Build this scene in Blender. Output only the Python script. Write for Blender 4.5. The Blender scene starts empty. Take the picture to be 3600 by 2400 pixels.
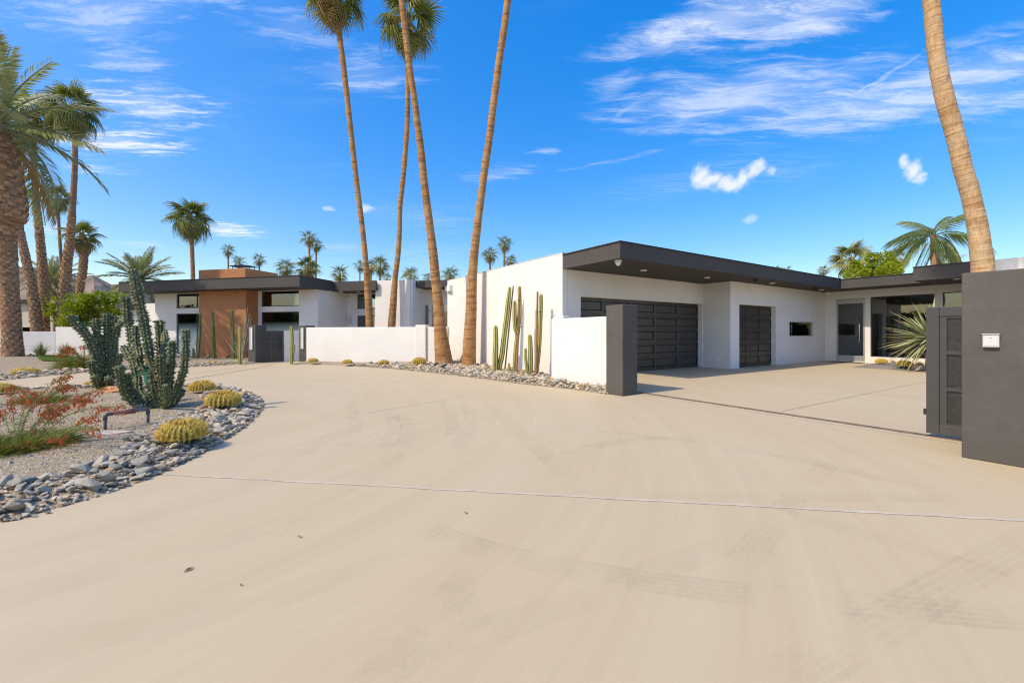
import bpy, bmesh, math, random
from mathutils import Vector, Matrix, Euler, noise as mnoise
from math import sin, cos, pi, radians, sqrt, atan2, hypot

R = random.Random(11)
SC = bpy.context.scene
COL = SC.collection

# ------------------------------------------------------------------ camera
F, HY, EYE = 1480.0, 1168.0, 1.45          # focal length and horizon of the 3600x2400 photograph, eye height
cam_d = bpy.data.cameras.new('camera')
cam_d.sensor_fit = 'HORIZONTAL'; cam_d.sensor_width = 36.0
cam_d.lens = 36.0 * F / 3600.0
cam_d.shift_y = -(1200.0 - HY) / 3600.0
cam_d.clip_start = 0.05; cam_d.clip_end = 12000.0
cam = bpy.data.objects.new('camera', cam_d)
cam.location = (0, 0, EYE); cam.rotation_euler = (radians(90), 0, 0)
COL.objects.link(cam); SC.camera = cam

# ------------------------------------------------------------------ sky and sun
SUN_EL = radians(47.5)
SUN_TO = Vector((-0.832, -0.555, 0)).normalized()        # horizontal direction towards the sun
SKY_STRENGTH = 0.15
SKY_HUE, SKY_SAT, SKY_POW, SKY_VAL = 0.006, 1.55, 0.55, 2.1
SC.cycles.use_denoising = True; SC.cycles.filter_width = 1.15; SC.cycles.sample_clamp_indirect = 6.0
SC.view_settings.view_transform = 'Standard'
SC.view_settings.look = 'None'
SC.view_settings.exposure = 0.63
SC.view_settings.gamma = 1.0
SC.view_settings.use_curve_mapping = False

world = bpy.data.worlds.new('World'); SC.world = world
world.use_nodes = True
wt = world.node_tree; wt.nodes.clear()

def wnode(t, **kw):
    n = wt.nodes.new(t)
    for k, v in kw.items(): setattr(n, k, v)
    return n

def wmath(op, a, b=None, c=None, clamp=False):
    n = wnode('ShaderNodeMath', operation=op); n.use_clamp = clamp
    for i, v in enumerate((a, b, c)):
        if v is None: continue
        if isinstance(v, (int, float)): n.inputs[i].default_value = v
        else: wt.links.new(v, n.inputs[i])
    return n.outputs[0]

def build_world():
    L = wt.links
    out = wnode('ShaderNodeOutputWorld'); bg = wnode('ShaderNodeBackground')
    sky = wnode('ShaderNodeTexSky', sky_type='NISHITA')
    sky.sun_disc = False
    sky.sun_elevation = SUN_EL
    sky.sun_rotation = atan2(SUN_TO.x, SUN_TO.y)
    sky.altitude = 100; sky.air_density = 1.0; sky.dust_density = 1.8; sky.ozone_density = 1.0
    sh_ = wnode('ShaderNodeSeparateColor', mode='HSV'); L.new(sky.outputs[0], sh_.inputs[0])
    hsv = wnode('ShaderNodeCombineColor', mode='HSV')        # a deeper, more even blue than the raw sky
    L.new(wmath('ADD', sh_.outputs[0], SKY_HUE), hsv.inputs[0])
    L.new(wmath('MULTIPLY', sh_.outputs[1], SKY_SAT, clamp=True), hsv.inputs[1])
    L.new(wmath('MULTIPLY', wmath('POWER', sh_.outputs[2], SKY_POW), SKY_VAL), hsv.inputs[2])
    # a thin cloud layer: directions projected on a flat layer overhead
    tc = wnode('ShaderNodeTexCoord'); sep = wnode('ShaderNodeSeparateXYZ')
    L.new(tc.outputs['Generated'], sep.inputs[0])
    zz = wmath('MAXIMUM', sep.outputs['Z'], 0.03)
    px = wmath('DIVIDE', sep.outputs['X'], zz); py = wmath('DIVIDE', sep.outputs['Y'], zz)
    comb = wnode('ShaderNodeCombineXYZ'); L.new(px, comb.inputs[0]); L.new(py, comb.inputs[1])
    P = comb.outputs[0]
    def noise(vec, scale, detail, rough=0.6, dist=0.0, stretch=(1, 1, 1), rot=0.0, off=(0, 0, 0)):
        mp = wnode('ShaderNodeMapping'); mp.inputs['Rotation'].default_value = (0, 0, rot)
        mp.inputs['Scale'].default_value = stretch; mp.inputs['Location'].default_value = off
        L.new(vec, mp.inputs['Vector'])
        n = wnode('ShaderNodeTexNoise'); n.inputs['Scale'].default_value = scale
        n.inputs['Detail'].default_value = detail; n.inputs['Roughness'].default_value = rough
        n.inputs['Distortion'].default_value = dist
        L.new(mp.outputs[0], n.inputs['Vector'])
        return n
    def remap(v, a, b, lo=0.0, hi=1.0, smooth=True):
        m = wnode('ShaderNodeMapRange'); m.interpolation_type = 'SMOOTHSTEP' if smooth else 'LINEAR'
        m.inputs['From Min'].default_value = a; m.inputs['From Max'].default_value = b
        m.inputs['To Min'].default_value = lo; m.inputs['To Max'].default_value = hi
        L.new(v, m.inputs['Value']); return m.outputs[0]
    warp = noise(P, 2.2, 4, 0.6)
    sub = wnode('ShaderNodeVectorMath', operation='SUBTRACT'); L.new(warp.outputs['Color'], sub.inputs[0])
    sub.inputs[1].default_value = (0.5, 0.5, 0.5)
    def warped(amount):
        sc_ = wnode('ShaderNodeVectorMath', operation='SCALE'); L.new(sub.outputs[0], sc_.inputs[0])
        sc_.inputs['Scale'].default_value = amount
        ad = wnode('ShaderNodeVectorMath', operation='ADD'); L.new(P, ad.inputs[0]); L.new(sc_.outputs[0], ad.inputs[1])
        return ad.outputs[0]
    W1 = warped(0.28)
    def ellipse(vec, c, ax, ay, ang, soft=0.0):
        mp = wnode('ShaderNodeMapping', vector_type='TEXTURE')
        mp.inputs['Location'].default_value = (c[0], c[1], 0)
        mp.inputs['Rotation'].default_value = (0, 0, ang)
        mp.inputs['Scale'].default_value = (ax, ay, 1)
        L.new(vec, mp.inputs['Vector'])
        ln = wnode('ShaderNodeVectorMath', operation='LENGTH'); L.new(mp.outputs[0], ln.inputs[0])
        return remap(ln.outputs['Value'], 1.0, soft, 0.0, 1.0)
    fine = noise(warped(0.12), 2.6, 14, 0.72, 0.45, (1.0, 4.2, 1.0), radians(17))
    fine2 = noise(warped(0.1), 4.5, 14, 0.72, 0.2, (0.8, 3.4, 1.0), radians(4), (3.1, 1.7, 0))
    streak = remap(fine.outputs['Fac'], 0.38, 0.68)
    streak2 = remap(fine2.outputs['Fac'], 0.43, 0.64)
    total = None
    def add(v):
        nonlocal total
        total = v if total is None else wmath('MAXIMUM', total, v)
    def pl(px_, py_):
        d = HY - py_
        return ((px_ - 1800) / d, F / d)
    def blob(x0, y0, x1, y1, width, amp, tex, lo=0.35, vec=None):
        a, b = pl(x0, y0), pl(x1, y1)
        c = ((a[0] + b[0]) / 2, (a[1] + b[1]) / 2)
        d = (b[0] - a[0], b[1] - a[1])
        m = ellipse(vec or W1, c, hypot(*d) / 2, width, atan2(d[1], d[0]))
        v = wmath('ADD', wmath('MULTIPLY', m, 1.15), wmath('MULTIPLY_ADD', tex, 1.15 - lo * .5, -0.62 + lo * .3))
        add(wmath('MULTIPLY', wmath('MULTIPLY', remap(v, 0.0, 1.75), remap(m, 0.0, 0.5)), amp * 0.84))
    # broad cirrus fan to the right, with its bright upper strand and two trails
    blob(1850, 245, 3450, -110, 0.17, 1.25, streak, 0.7)
    blob(1990, 205, 2800, 110, 0.15, 1.1, streak, 0.6)
    blob(2450, 150, 3350, -60, 0.24, 1.0, streak, 0.45)
    blob(1980, 330, 2350, 260, 0.16, 0.45, streak, 0.4)
    blob(1800, 430, 3600, 250, 0.46, 0.8, streak, 0.6)
    blob(2050, 480, 4500, 230, 0.50, 0.9, streak, 0.5)
    blob(2600, 400, 4600, 60, 0.42, 0.85, streak, 0.45)
    blob(2860, 440, 3400, 70, 0.035, 0.8, streak, 0.9)
    blob(2120, 460, 2300, 320, 0.04, 0.55, streak, 0.9)
    blob(1900, 610, 2480, 500, 0.07, 0.30, streak2, 0.6)
    # strands to the left
    blob(150, 405, 900, 340, 0.31, 1.01, streak2, 0.45)
    blob(300, 330, 760, 300, 0.14, 0.5, streak2, 0.4)
    blob(20, 515, 780, 480, 0.31, 1.35, streak2, 0.45)
    blob(50, 590, 560, 590, 0.2, 0.6, streak2, 0.4)
    blob(160, 220, 680, 190, 0.17, 0.52, streak2, 0.4)
    blob(600, 815, 1000, 800, 0.59, 1.49, streak2, 0.55)
    blob(330, 865, 640, 850, 0.3, 0.6, streak2, 0.5)
    blob(0, 760, 330, 840, 0.6, 0.7, streak2, 0.3)
    blob(1080, 330, 1560, 290, 0.13, 0.55, streak2, 0.5)
    blob(900, 270, 1650, 270, 0.29, 0.42, streak2, 0.5)
    blob(1520, 650, 1990, 570, 0.22, 0.42, streak2, 0.5)
    blob(1800, 540, 2020, 530, 0.07, 0.5, streak2, 0.7)
    blob(1000, 890, 1400, 850, 0.5, 0.35, streak2, 0.4)
    # veils near the top of the picture
    blob(-300, 110, 1150, -30, 0.20, 0.55, streak2, 0.45)
    blob(800, 150, 1350, 90, 0.18, 0.36, streak2, 0.45)
    blob(480, 20, 950, -10, 0.13, 0.55, streak2, 0.5)
    # two small cumulus puffs, rounded above
    az = wmath('ARCTAN2', sep.outputs['X'], sep.outputs['Y']); el = wmath('ARCSINE', sep.outputs['Z'])
    ae = wnode('ShaderNodeCombineXYZ'); L.new(az, ae.inputs[0]); L.new(el, ae.inputs[1]); AE = ae.outputs[0]
    puff = noise(AE, 34.0, 7, 0.62, 0.1)
    pw_n = noise(AE, 26.0, 4, 0.6)
    s2 = wnode('ShaderNodeVectorMath', operation='SUBTRACT'); L.new(pw_n.outputs['Color'], s2.inputs[0]); s2.inputs[1].default_value = (0.5, 0.5, 0.5)
    s3 = wnode('ShaderNodeVectorMath', operation='SCALE'); L.new(s2.outputs[0], s3.inputs[0]); s3.inputs['Scale'].default_value = 0.035
    s4 = wnode('ShaderNodeVectorMath', operation='ADD'); L.new(AE, s4.inputs[0]); L.new(s3.outputs[0], s4.inputs[1])
    def puffy(x, y, w, h, amp=1.0):
        a = atan2((x - 1800) / F, 1); k = cos(a)
        e = math.atan((HY - y) / F * k)
        m = ellipse(s4.outputs[0], (a, e), w / 2 / F * k * k, h / 2 / F * k, 0)
        v = wmath('ADD', wmath('MULTIPLY', m, 2.2), wmath('MULTIPLY_ADD', puff.outputs['Fac'], 2.2, -1.45))
        add(wmath('MULTIPLY', wmath('MULTIPLY', remap(v, 0.0, 2.1), remap(m, 0.0, 0.5)), amp))
    puffy(2465, 612, 130, 130); puffy(2490, 636, 200, 110); puffy(2570, 645, 230, 100); puffy(2610, 622, 110, 110); puffy(2645, 600, 120, 90, 0.9); puffy(2665, 582, 130, 80, 0.85); puffy(2710, 600, 70, 70, 0.6)
    puffy(3185, 570, 70, 90, 0.8); puffy(3212, 605, 110, 110, 0.95); puffy(3240, 625, 80, 70, 0.8)
    puffy(2640, 775, 110, 60, 0.4); puffy(1290, 733, 120, 50, 0.7); puffy(1150, 730, 70, 40, 0.5)
    # the same thin strands everywhere else
    wide = noise(P, 0.55, 3, 0.5, 0, (1, 1, 1), 0, (7.3, 2.2, 0))
    thin = wmath('MULTIPLY', wmath('MULTIPLY', remap(wide.outputs['Fac'], 0.52, 0.75), streak), 0.28)
    add(thin)
    fade = remap(sep.outputs['Z'], 0.02, 0.14)
    total_ = wmath('MULTIPLY', total, fade, clamp=True)
    mix = wnode('ShaderNodeMix', data_type='RGBA')
    L.new(total_, mix.inputs['Factor'])
    L.new(hsv.outputs[0], mix.inputs['A'])
    cl = 1.0 / SKY_STRENGTH
    mix.inputs['B'].default_value = (0.585 * cl, 0.625 * cl, 0.71 * cl, 1)
    L.new(mix.outputs['Result'], bg.inputs['Color'])
    bg.inputs['Strength'].default_value = SKY_STRENGTH
    L.new(bg.outputs[0], out.inputs['Surface'])
build_world()

sun_d = bpy.data.lights.new('sun', 'SUN'); sun_d.energy = 2.55; sun_d.angle = radians(0.55); sun_d.color = (1.0, 0.88, 0.68)
sun = bpy.data.objects.new('sun', sun_d); COL.objects.link(sun)
sd = Vector((SUN_TO.x * cos(SUN_EL), SUN_TO.y * cos(SUN_EL), sin(SUN_EL)))
sun.rotation_euler = sd.to_track_quat('Z', 'Y').to_euler(); sun.location = sd * 60

# ------------------------------------------------------------------ helpers
def G(px, py, z=0.0):
    d = F * (EYE - z) / (py - HY)
    return Vector(((px - 1800) / F * d, d, z))

def D(px, py, d):
    return Vector(((px - 1800) / F * d, d, EYE + (HY - py) / F * d))

class MB:
    def __init__(self): self.v = []; self.f = []; self.val = []
    def add(self, vs, fs, val=None):
        b = len(self.v); self.v += [tuple(p) for p in vs]
        self.f += [tuple(i + b for i in f) for f in fs]
        if val is None: val = [0.0] * len(vs)
        self.val += list(val)
    def hexa(self, c, val=0.0):
        self.add(c, [(0, 3, 2, 1), (4, 5, 6, 7), (0, 1, 5, 4), (1, 2, 6, 5), (2, 3, 7, 6), (3, 0, 4, 7)], [val] * 8)
    def box(self, x0, x1, y0, y1, z0, z1):
        self.hexa([(x0, y0, z0), (x1, y0, z0), (x1, y1, z0), (x0, y1, z0), (x0, y0, z1), (x1, y0, z1), (x1, y1, z1), (x0, y1, z1)])
    def prism(self, poly, z0, z1):
        n = len(poly)
        vs = [(p[0], p[1], z0) for p in poly] + [(p[0], p[1], z1) for p in poly]
        fs = [tuple(range(n - 1, -1, -1)), tuple(range(n, 2 * n))] + [(i, (i + 1) % n, n + (i + 1) % n, n + i) for i in range(n)]
        self.add(vs, fs)
    def tube(self, pts, radii, n=8, caps=True, shape=None, valmode=None, twist=0.0):
        pts = [Vector(p) for p in pts]
        m = len(pts); vs = []; vals = []
        ref = None; acc = 0.0
        for i, p in enumerate(pts):
            t = (pts[min(i + 1, m - 1)] - pts[max(i - 1, 0)])
            if t.length < 1e-9: t = Vector((0, 0, 1))
            t.normalize()
            if ref is None:
                ref = Vector((1, 0, 0)) if abs(t.x) < 0.9 else Vector((0, 1, 0))
            ref = (ref - t * ref.dot(t)).normalized()
            bi = t.cross(ref)
            if i: acc += (p - pts[i - 1]).length
            for k in range(n):
                a = 2 * pi * k / n + twist * acc
                r = radii[i]; val = acc
                if shape:
                    s, val = shape(k, n, i, acc); r = r * s
                vs.append(p + (ref * cos(a) + bi * sin(a)) * r); vals.append(val)
        fs = []
        for i in range(m - 1):
            for k in range(n):
                k2 = (k + 1) % n
                fs.append((i * n + k, i * n + k2, (i + 1) * n + k2, (i + 1) * n + k))
        if caps:
            fs.append(tuple(range(n - 1, -1, -1))); fs.append(tuple((m - 1) * n + k for k in range(n)))
        self.add(vs, fs, vals)
    def build(self, name, mat, parent=None, off=(0, 0, 0), smooth=False, bevel=0.0, weld=False):
        me = bpy.data.meshes.new(name)
        ox, oy, oz = off
        me.from_pydata([(a - ox, b - oy, c - oz) for a, b, c in self.v], [], self.f)
        at = me.attributes.new('val', 'FLOAT', 'POINT'); at.data.foreach_set('value', self.val)
        if weld or bevel:
            bm = bmesh.new(); bm.from_mesh(me)
            bmesh.ops.remove_doubles(bm, verts=bm.verts, dist=0.0005)
            bmesh.ops.recalc_face_normals(bm, faces=bm.faces)
            bm.to_mesh(me); bm.free()
        if smooth:
            me.polygons.foreach_set('use_smooth', [True] * len(me.polygons))
        me.materials.append(mat)
        o = bpy.data.objects.new(name, me); COL.objects.link(o)
        if parent: o.parent = parent
        if bevel:
            md = o.modifiers.new('bevel', 'BEVEL'); md.width = bevel; md.segments = 2
            md.limit_method = 'ANGLE'; md.angle_limit = radians(40)
        return o

def tag(o, label=None, cat=None, group=None, kind=None):
    if label: o['label'] = label
    if cat: o['category'] = cat
    if group: o['group'] = group
    if kind: o['kind'] = kind
    return o

def thing(name, label, cat, loc=(0, 0, 0), group=None, rz=0.0):
    o = bpy.data.objects.new(name, None); COL.objects.link(o)
    o.location = loc; o.rotation_euler = (0, 0, rz); o.empty_display_size = 0.3
    return tag(o, label, cat, group)

def struct(name, mb, mat, smooth=False, label=None):
    o = mb.build(name, mat, smooth=smooth); o['kind'] = 'structure'
    if label: o['label'] = label
    return o

def inst(name, mesh, parent, loc, rot=(0, 0, 0), scale=(1, 1, 1)):
    o = bpy.data.objects.new(name, mesh); COL.objects.link(o)
    o.parent = parent; o.location = loc; o.rotation_euler = rot
    o.scale = scale if not isinstance(scale, (int, float)) else (scale,) * 3
    return o

class Fr:
    """a level frame: s along the wall, n into the building"""
    def __init__(self, o, ax, ay):
        l = hypot(ax, ay); self.o = Vector((o[0], o[1])); self.a = Vector((ax / l, ay / l)); self.n = Vector((-ay / l, ax / l))
    def p(self, s, n, z):
        q = self.o + self.a * s + self.n * n
        return (q.x, q.y, z)
    def box(self, mb, s0, s1, n0, n1, z0, z1):
        mb.hexa([self.p(s0, n0, z0), self.p(s1, n0, z0), self.p(s1, n1, z0), self.p(s0, n1, z0),
                 self.p(s0, n0, z1), self.p(s1, n0, z1), self.p(s1, n1, z1), self.p(s0, n1, z1)])
    def wall(self, mb, s0, s1, n0, n1, z0, z1, holes=()):
        S = sorted({s0, s1, *[h[0] for h in holes], *[h[1] for h in holes]})
        Z = sorted({z0, z1, *[h[2] for h in holes], *[h[3] for h in holes]})
        def solid(i, j):
            if i < 0 or j < 0 or i >= len(S) - 1 or j >= len(Z) - 1: return False
            cs, cz = (S[i] + S[i + 1]) / 2, (Z[j] + Z[j + 1]) / 2
            return not any(h[0] < cs < h[1] and h[2] < cz < h[3] for h in holes)
        P = self.p
        for i in range(len(S) - 1):
            for j in range(len(Z) - 1):
                if not solid(i, j): continue
                a, b, c, d = S[i], S[i + 1], Z[j], Z[j + 1]
                mb.add([P(a, n0, c), P(b, n0, c), P(b, n0, d), P(a, n0, d)], [(0, 1, 2, 3)])
                mb.add([P(a, n1, c), P(b, n1, c), P(b, n1, d), P(a, n1, d)], [(3, 2, 1, 0)])
                if not solid(i - 1, j): mb.add([P(a, n0, c), P(a, n0, d), P(a, n1, d), P(a, n1, c)], [(0, 1, 2, 3)])
                if not solid(i + 1, j): mb.add([P(b, n0, c), P(b, n1, c), P(b, n1, d), P(b, n0, d)], [(0, 1, 2, 3)])
                if not solid(i, j - 1): mb.add([P(a, n0, c), P(a, n1, c), P(b, n1, c), P(b, n0, c)], [(0, 1, 2, 3)])
                if not solid(i, j + 1): mb.add([P(a, n0, d), P(b, n0, d), P(b, n1, d), P(a, n1, d)], [(0, 1, 2, 3)])
    def s_at(self, px, n):
        """s where the upright plane at depth n meets the sight line of an image column"""
        k = (px - 1800) / F
        q = self.o + self.n * n
        return (k * q.y - q.x) / (self.a.x - k * self.a.y)

# ------------------------------------------------------------------ materials
class NT:
    def __init__(self, name):
        self.m = bpy.data.materials.new(name); self.m.use_nodes = True
        self.t = self.m.node_tree; self.b = self.t.nodes['Principled BSDF']
        self.out = self.t.nodes['Material Output']
    def n(self, typ, **kw):
        x = self.t.nodes.new(typ)
        for k, v in kw.items(): setattr(x, k, v)
        return x
    def l(self, a, b): self.t.links.new(a, b)
    def pos(self): return self.n('ShaderNodeNewGeometry').outputs['Position']
    def obj(self): return self.n('ShaderNodeTexCoord').outputs['Object']
    def val(self): 
        a = self.n('ShaderNodeAttribute'); a.attribute_name = 'val'; return a.outputs['Fac']
    def noise(self, vec, scale, detail=3, rough=0.55, stretch=None, dist=0.0):
        if stretch:
            mp = self.n('ShaderNodeMapping'); mp.inputs['Scale'].default_value = stretch; self.l(vec, mp.inputs[0]); vec = mp.outputs[0]
        x = self.n('ShaderNodeTexNoise'); x.inputs['Scale'].default_value = scale; x.inputs['Detail'].default_value = detail
        x.inputs['Roughness'].default_value = rough; x.inputs['Distortion'].default_value = dist
        if vec is not None: self.l(vec, x.inputs['Vector'])
        return x.outputs['Fac']
    def math(self, op, a, b=None, c=None, clamp=False):
        x = self.n('ShaderNodeMath', operation=op); x.use_clamp = clamp
        for i, v in enumerate((a, b, c)):
            if v is None: continue
            if isinstance(v, (int, float)): x.inputs[i].default_value = v
            else: self.l(v, x.inputs[i])
        return x.outputs[0]
    def remap(self, v, a, b, lo=0.0, hi=1.0):
        x = self.n('ShaderNodeMapRange'); x.inputs['From Min'].default_value = a; x.inputs['From Max'].default_value = b
        x.inputs['To Min'].default_value = lo; x.inputs['To Max'].default_value = hi; self.l(v, x.inputs['Value']); return x.outputs[0]
    def mix(self, fac, a, b, mode='MIX'):
        x = self.n('ShaderNodeMix', data_type='RGBA', blend_type=mode)
        for s, v in (('Factor', fac), ('A', a), ('B', b)):
            i = x.inputs[s]
            if isinstance(v, (int, float)): i.default_value = v
            elif isinstance(v, (tuple, list)): i.default_value = tuple(v) + ((1,) if len(v) == 3 else ())
            else: self.l(v, i)
        return x.outputs['Result']
    def ramp(self, fac, stops):
        x = self.n('ShaderNodeValToRGB'); e = x.color_ramp.elements
        while len(e) < len(stops): e.new(0.5)
        for el, (p, c) in zip(e, stops): el.position = p; el.color = tuple(c) + (1,)
        self.l(fac, x.inputs[0]); return x.outputs[0]
    def bump(self, h, strength=0.5, dist=0.01, normal=None):
        x = self.n('ShaderNodeBump'); x.inputs['Strength'].default_value = strength; x.inputs['Distance'].default_value = dist
        self.l(h, x.inputs['Height'])
        if normal is not None: self.l(normal, x.inputs['Normal'])
        return x.outputs[0]
    def rand(self):
        a = self.n('ShaderNodeObjectInfo').outputs['Random']; b = self.n('ShaderNodeNewGeometry').outputs['Random Per Island']
        return self.math('FRACT', self.math('ADD', a, b))
    def set(self, color=None, rough=None, normal=None, spec=None, metal=None):
        for k, v in (('Base Color', color), ('Roughness', rough), ('Normal', normal), ('Specular IOR Level', spec), ('Metallic', metal)):
            if v is None: continue
            if isinstance(v, (int, float)): self.b.inputs[k].default_value = v
            elif isinstance(v, (tuple, list)): self.b.inputs[k].default_value = tuple(v) + (1,)
            else: self.l(v, self.b.inputs[k])
        return self.m

def sh(c, k): return tuple(min(1, x * k) for x in c)

def stucco(name, col, dirt=0.07, bump=0.35, scale=45, rough=0.85, spots=False):
    N = NT(name); P = N.pos()
    big = N.noise(P, 0.9, 4, 0.6); fin = N.noise(P, scale, 4, 0.6); mid = N.noise(P, 7, 4, 0.6)
    f = N.math('MULTIPLY_ADD', big, 0.7, N.math('MULTIPLY', mid, 0.3))
    c = N.mix(N.remap(f, 0.32, 0.7), sh(col, 1 - dirt), sh(col, 1 + dirt * 0.5))
    streaks = N.noise(P, 3.0, 3, 0.6, (6, 6, 0.35))
    c = N.mix(N.remap(streaks, 0.58, 0.8, 0, dirt * 1.6), c, sh(col, 0.72))
    sepz = N.n('ShaderNodeSeparateXYZ'); N.l(P, sepz.inputs[0])
    foot = N.math('MULTIPLY', N.remap(sepz.outputs['Z'], 0.35, 0.02, 0, 1), N.remap(mid, 0.3, 0.8, 0.0, dirt * 4))
    c = N.mix(N.math('MINIMUM', foot, 0.4), c, (col[0] * 0.66, col[1] * 0.6, col[2] * 0.52))
    if spots:
        sp = N.n('ShaderNodeTexVoronoi'); sp.inputs['Scale'].default_value = 4.0; N.l(P, sp.inputs['Vector'])
        m = N.math('MULTIPLY', N.remap(sp.outputs['Distance'], 0.03, 0.015), N.remap(sp.outputs['Color'], 0.55, 0.6))
        c = N.mix(N.math('MULTIPLY', m, 0.4, clamp=True), c, (0.5, 0.48, 0.45))
    nr = N.bump(fin, bump, 0.008); nr = N.bump(mid, 0.22, 0.02, nr)
    return N.set(c, rough, nr, 0.25)

M = {}
M['white'] = stucco('white_stucco', (0.78, 0.75, 0.705), 0.08, 0.7)
M['cream'] = stucco('cream_stucco', (0.56, 0.50, 0.41), 0.06)
M['brown'] = stucco('brown_stucco', (0.42, 0.19, 0.082), 0.16, 0.6)
M['dark'] = stucco('charcoal_stucco', (0.108, 0.098, 0.088), 0.22, 0.55, spots=True)
M['fascia'] = stucco('charcoal_fascia', (0.080, 0.073, 0.069), 0.12, 0.3)
M['edge'] = stucco('charcoal_roof_edge', (0.05, 0.05, 0.055), 0.1, 0.1)

def simple(name, col, rough=0.5, metal=0.0, var=0.08, scale=8, bump=0.0, spec=0.5):
    N = NT(name); P = N.obj()
    f = N.noise(P, scale, 4, 0.6)
    c = N.mix(N.remap(f, 0.3, 0.7), sh(col, 1 - var), sh(col, 1 + var))
    nr = N.bump(N.noise(P, scale * 9, 3), bump, 0.004) if bump else None
    return N.set(c, N.remap(f, 0.2, 0.8, max(0.02, rough - 0.08), min(1, rough + 0.08)), nr, spec, metal)

M['door'] = simple('charcoal_door_paint', (0.050, 0.044, 0.039), 0.34, 0, 0.12, 3)
M['gate'] = simple('charcoal_gate_paint', (0.062, 0.058, 0.056), 0.45, 0.0, 0.12, 4, 0.1)
M['gate_panel'] = simple('mottled_gate_panel', (0.036, 0.033, 0.031), 0.35, 0.0, 0.35, 22, 0.25)
M['alu'] = simple('brushed_aluminium', (0.55, 0.55, 0.54), 0.38, 0.7, 0.05, 5)
M['steel'] = simple('polished_steel', (0.72, 0.68, 0.62), 0.22, 1.0, 0.04, 5)
M['whitepaint'] = simple('white_paint', (0.78, 0.77, 0.74), 0.5, 0, 0.04, 6)
M['callbox'] = simple('pale_grey_box_plastic', (0.60, 0.59, 0.57), 0.5, 0, 0.06, 9)
M['black'] = simple('black_plastic', (0.018, 0.018, 0.02), 0.45, 0, 0.2, 9)
M['darkframe'] = simple('dark_window_frame', (0.05, 0.05, 0.052), 0.4, 0.2, 0.08, 6)
M['room'] = simple('grey_room_plaster', (0.60, 0.58, 0.54), 0.9, 0, 0.06, 2)
M['roomdark'] = simple('dark_room_panel', (0.035, 0.033, 0.033), 0.7, 0, 0.1, 2)
M['roomlight'] = simple('light_room_plaster', (0.62, 0.66, 0.60), 0.9, 0, 0.06, 2)
M['stake'] = simple('cactus_stake_wood', (0.30, 0.135, 0.05), 0.75, 0, 0.25, 14, 0.3)
M['palestake'] = simple('weathered_stake_wood', (0.34, 0.22, 0.14), 0.8, 0, 0.2, 14, 0.3)
M['tie'] = simple('green_nursery_tape', (0.01, 0.16, 0.10), 0.5, 0, 0.1, 9)
M['pvc'] = simple('grey_pipe', (0.085, 0.083, 0.085), 0.45, 0, 0.15, 9)
M['brass'] = simple('grey_valve_metal', (0.22, 0.22, 0.21), 0.4, 0.4, 0.15, 20)
M['lamp'] = simple('white_lamp_lens', (0.82, 0.80, 0.74), 0.35, 0, 0.02, 5)
M['track'] = simple('dirty_gate_track', (0.20, 0.145, 0.095), 0.6, 0.2, 0.35, 7, 0.3)
M['joint_dark'] = simple('dark_joint_sealant', (0.085, 0.07, 0.06), 0.8, 0, 0.3, 4)
M['joint_faint'] = simple('faint_hairline_joint', (0.37, 0.31, 0.23), 0.8, 0, 0.3, 4)
M['joint_light'] = simple('pale_joint_filler', (0.56, 0.49, 0.39), 0.8, 0, 0.16, 4)
M['paver'] = simple('pale_stone_block', (0.56, 0.47, 0.37), 0.85, 0, 0.12, 6, 0.3)
M['orange_rock'] = simple('orange_sandstone', (0.50, 0.24, 0.10), 0.9, 0, 0.2, 8, 0.5)
M['dryleaf'] = simple('dry_leaf', (0.27, 0.16, 0.085), 0.8, 0, 0.3, 20)

def glass(name, tint, refl=1.0, dark=0.0):
    N = NT(name)
    tr = N.n('ShaderNodeBsdfTransparent'); tr.inputs[0].default_value = tuple(tint) + (1,)
    gl = N.n('ShaderNodeBsdfGlossy'); gl.inputs['Roughness'].default_value = 0.015
    gl.inputs['Color'].default_value = (0.95, 0.97, 0.97, 1)
    fr = N.n('ShaderNodeFresnel'); fr.inputs['IOR'].default_value = 1.5
    wav = N.bump(N.noise(N.pos(), 0.8, 2), 0.05, 0.02); N.l(wav, gl.inputs['Normal'])
    fac = N.math('MULTIPLY_ADD', fr.outputs[0], 1.6 * refl, 0.04, clamp=True)
    mx = N.n('ShaderNodeMixShader'); N.l(fac, mx.inputs[0]); N.l(tr.outputs[0], mx.inputs[1]); N.l(gl.outputs[0], mx.inputs[2])
    N.l(mx.outputs[0], N.out.inputs['Surface']); return N.m
M['glass'] = glass('window_glass', (0.52, 0.56, 0.53))
M['glassdark'] = glass('tinted_window_glass', (0.66, 0.68, 0.65), 0.9)

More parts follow.
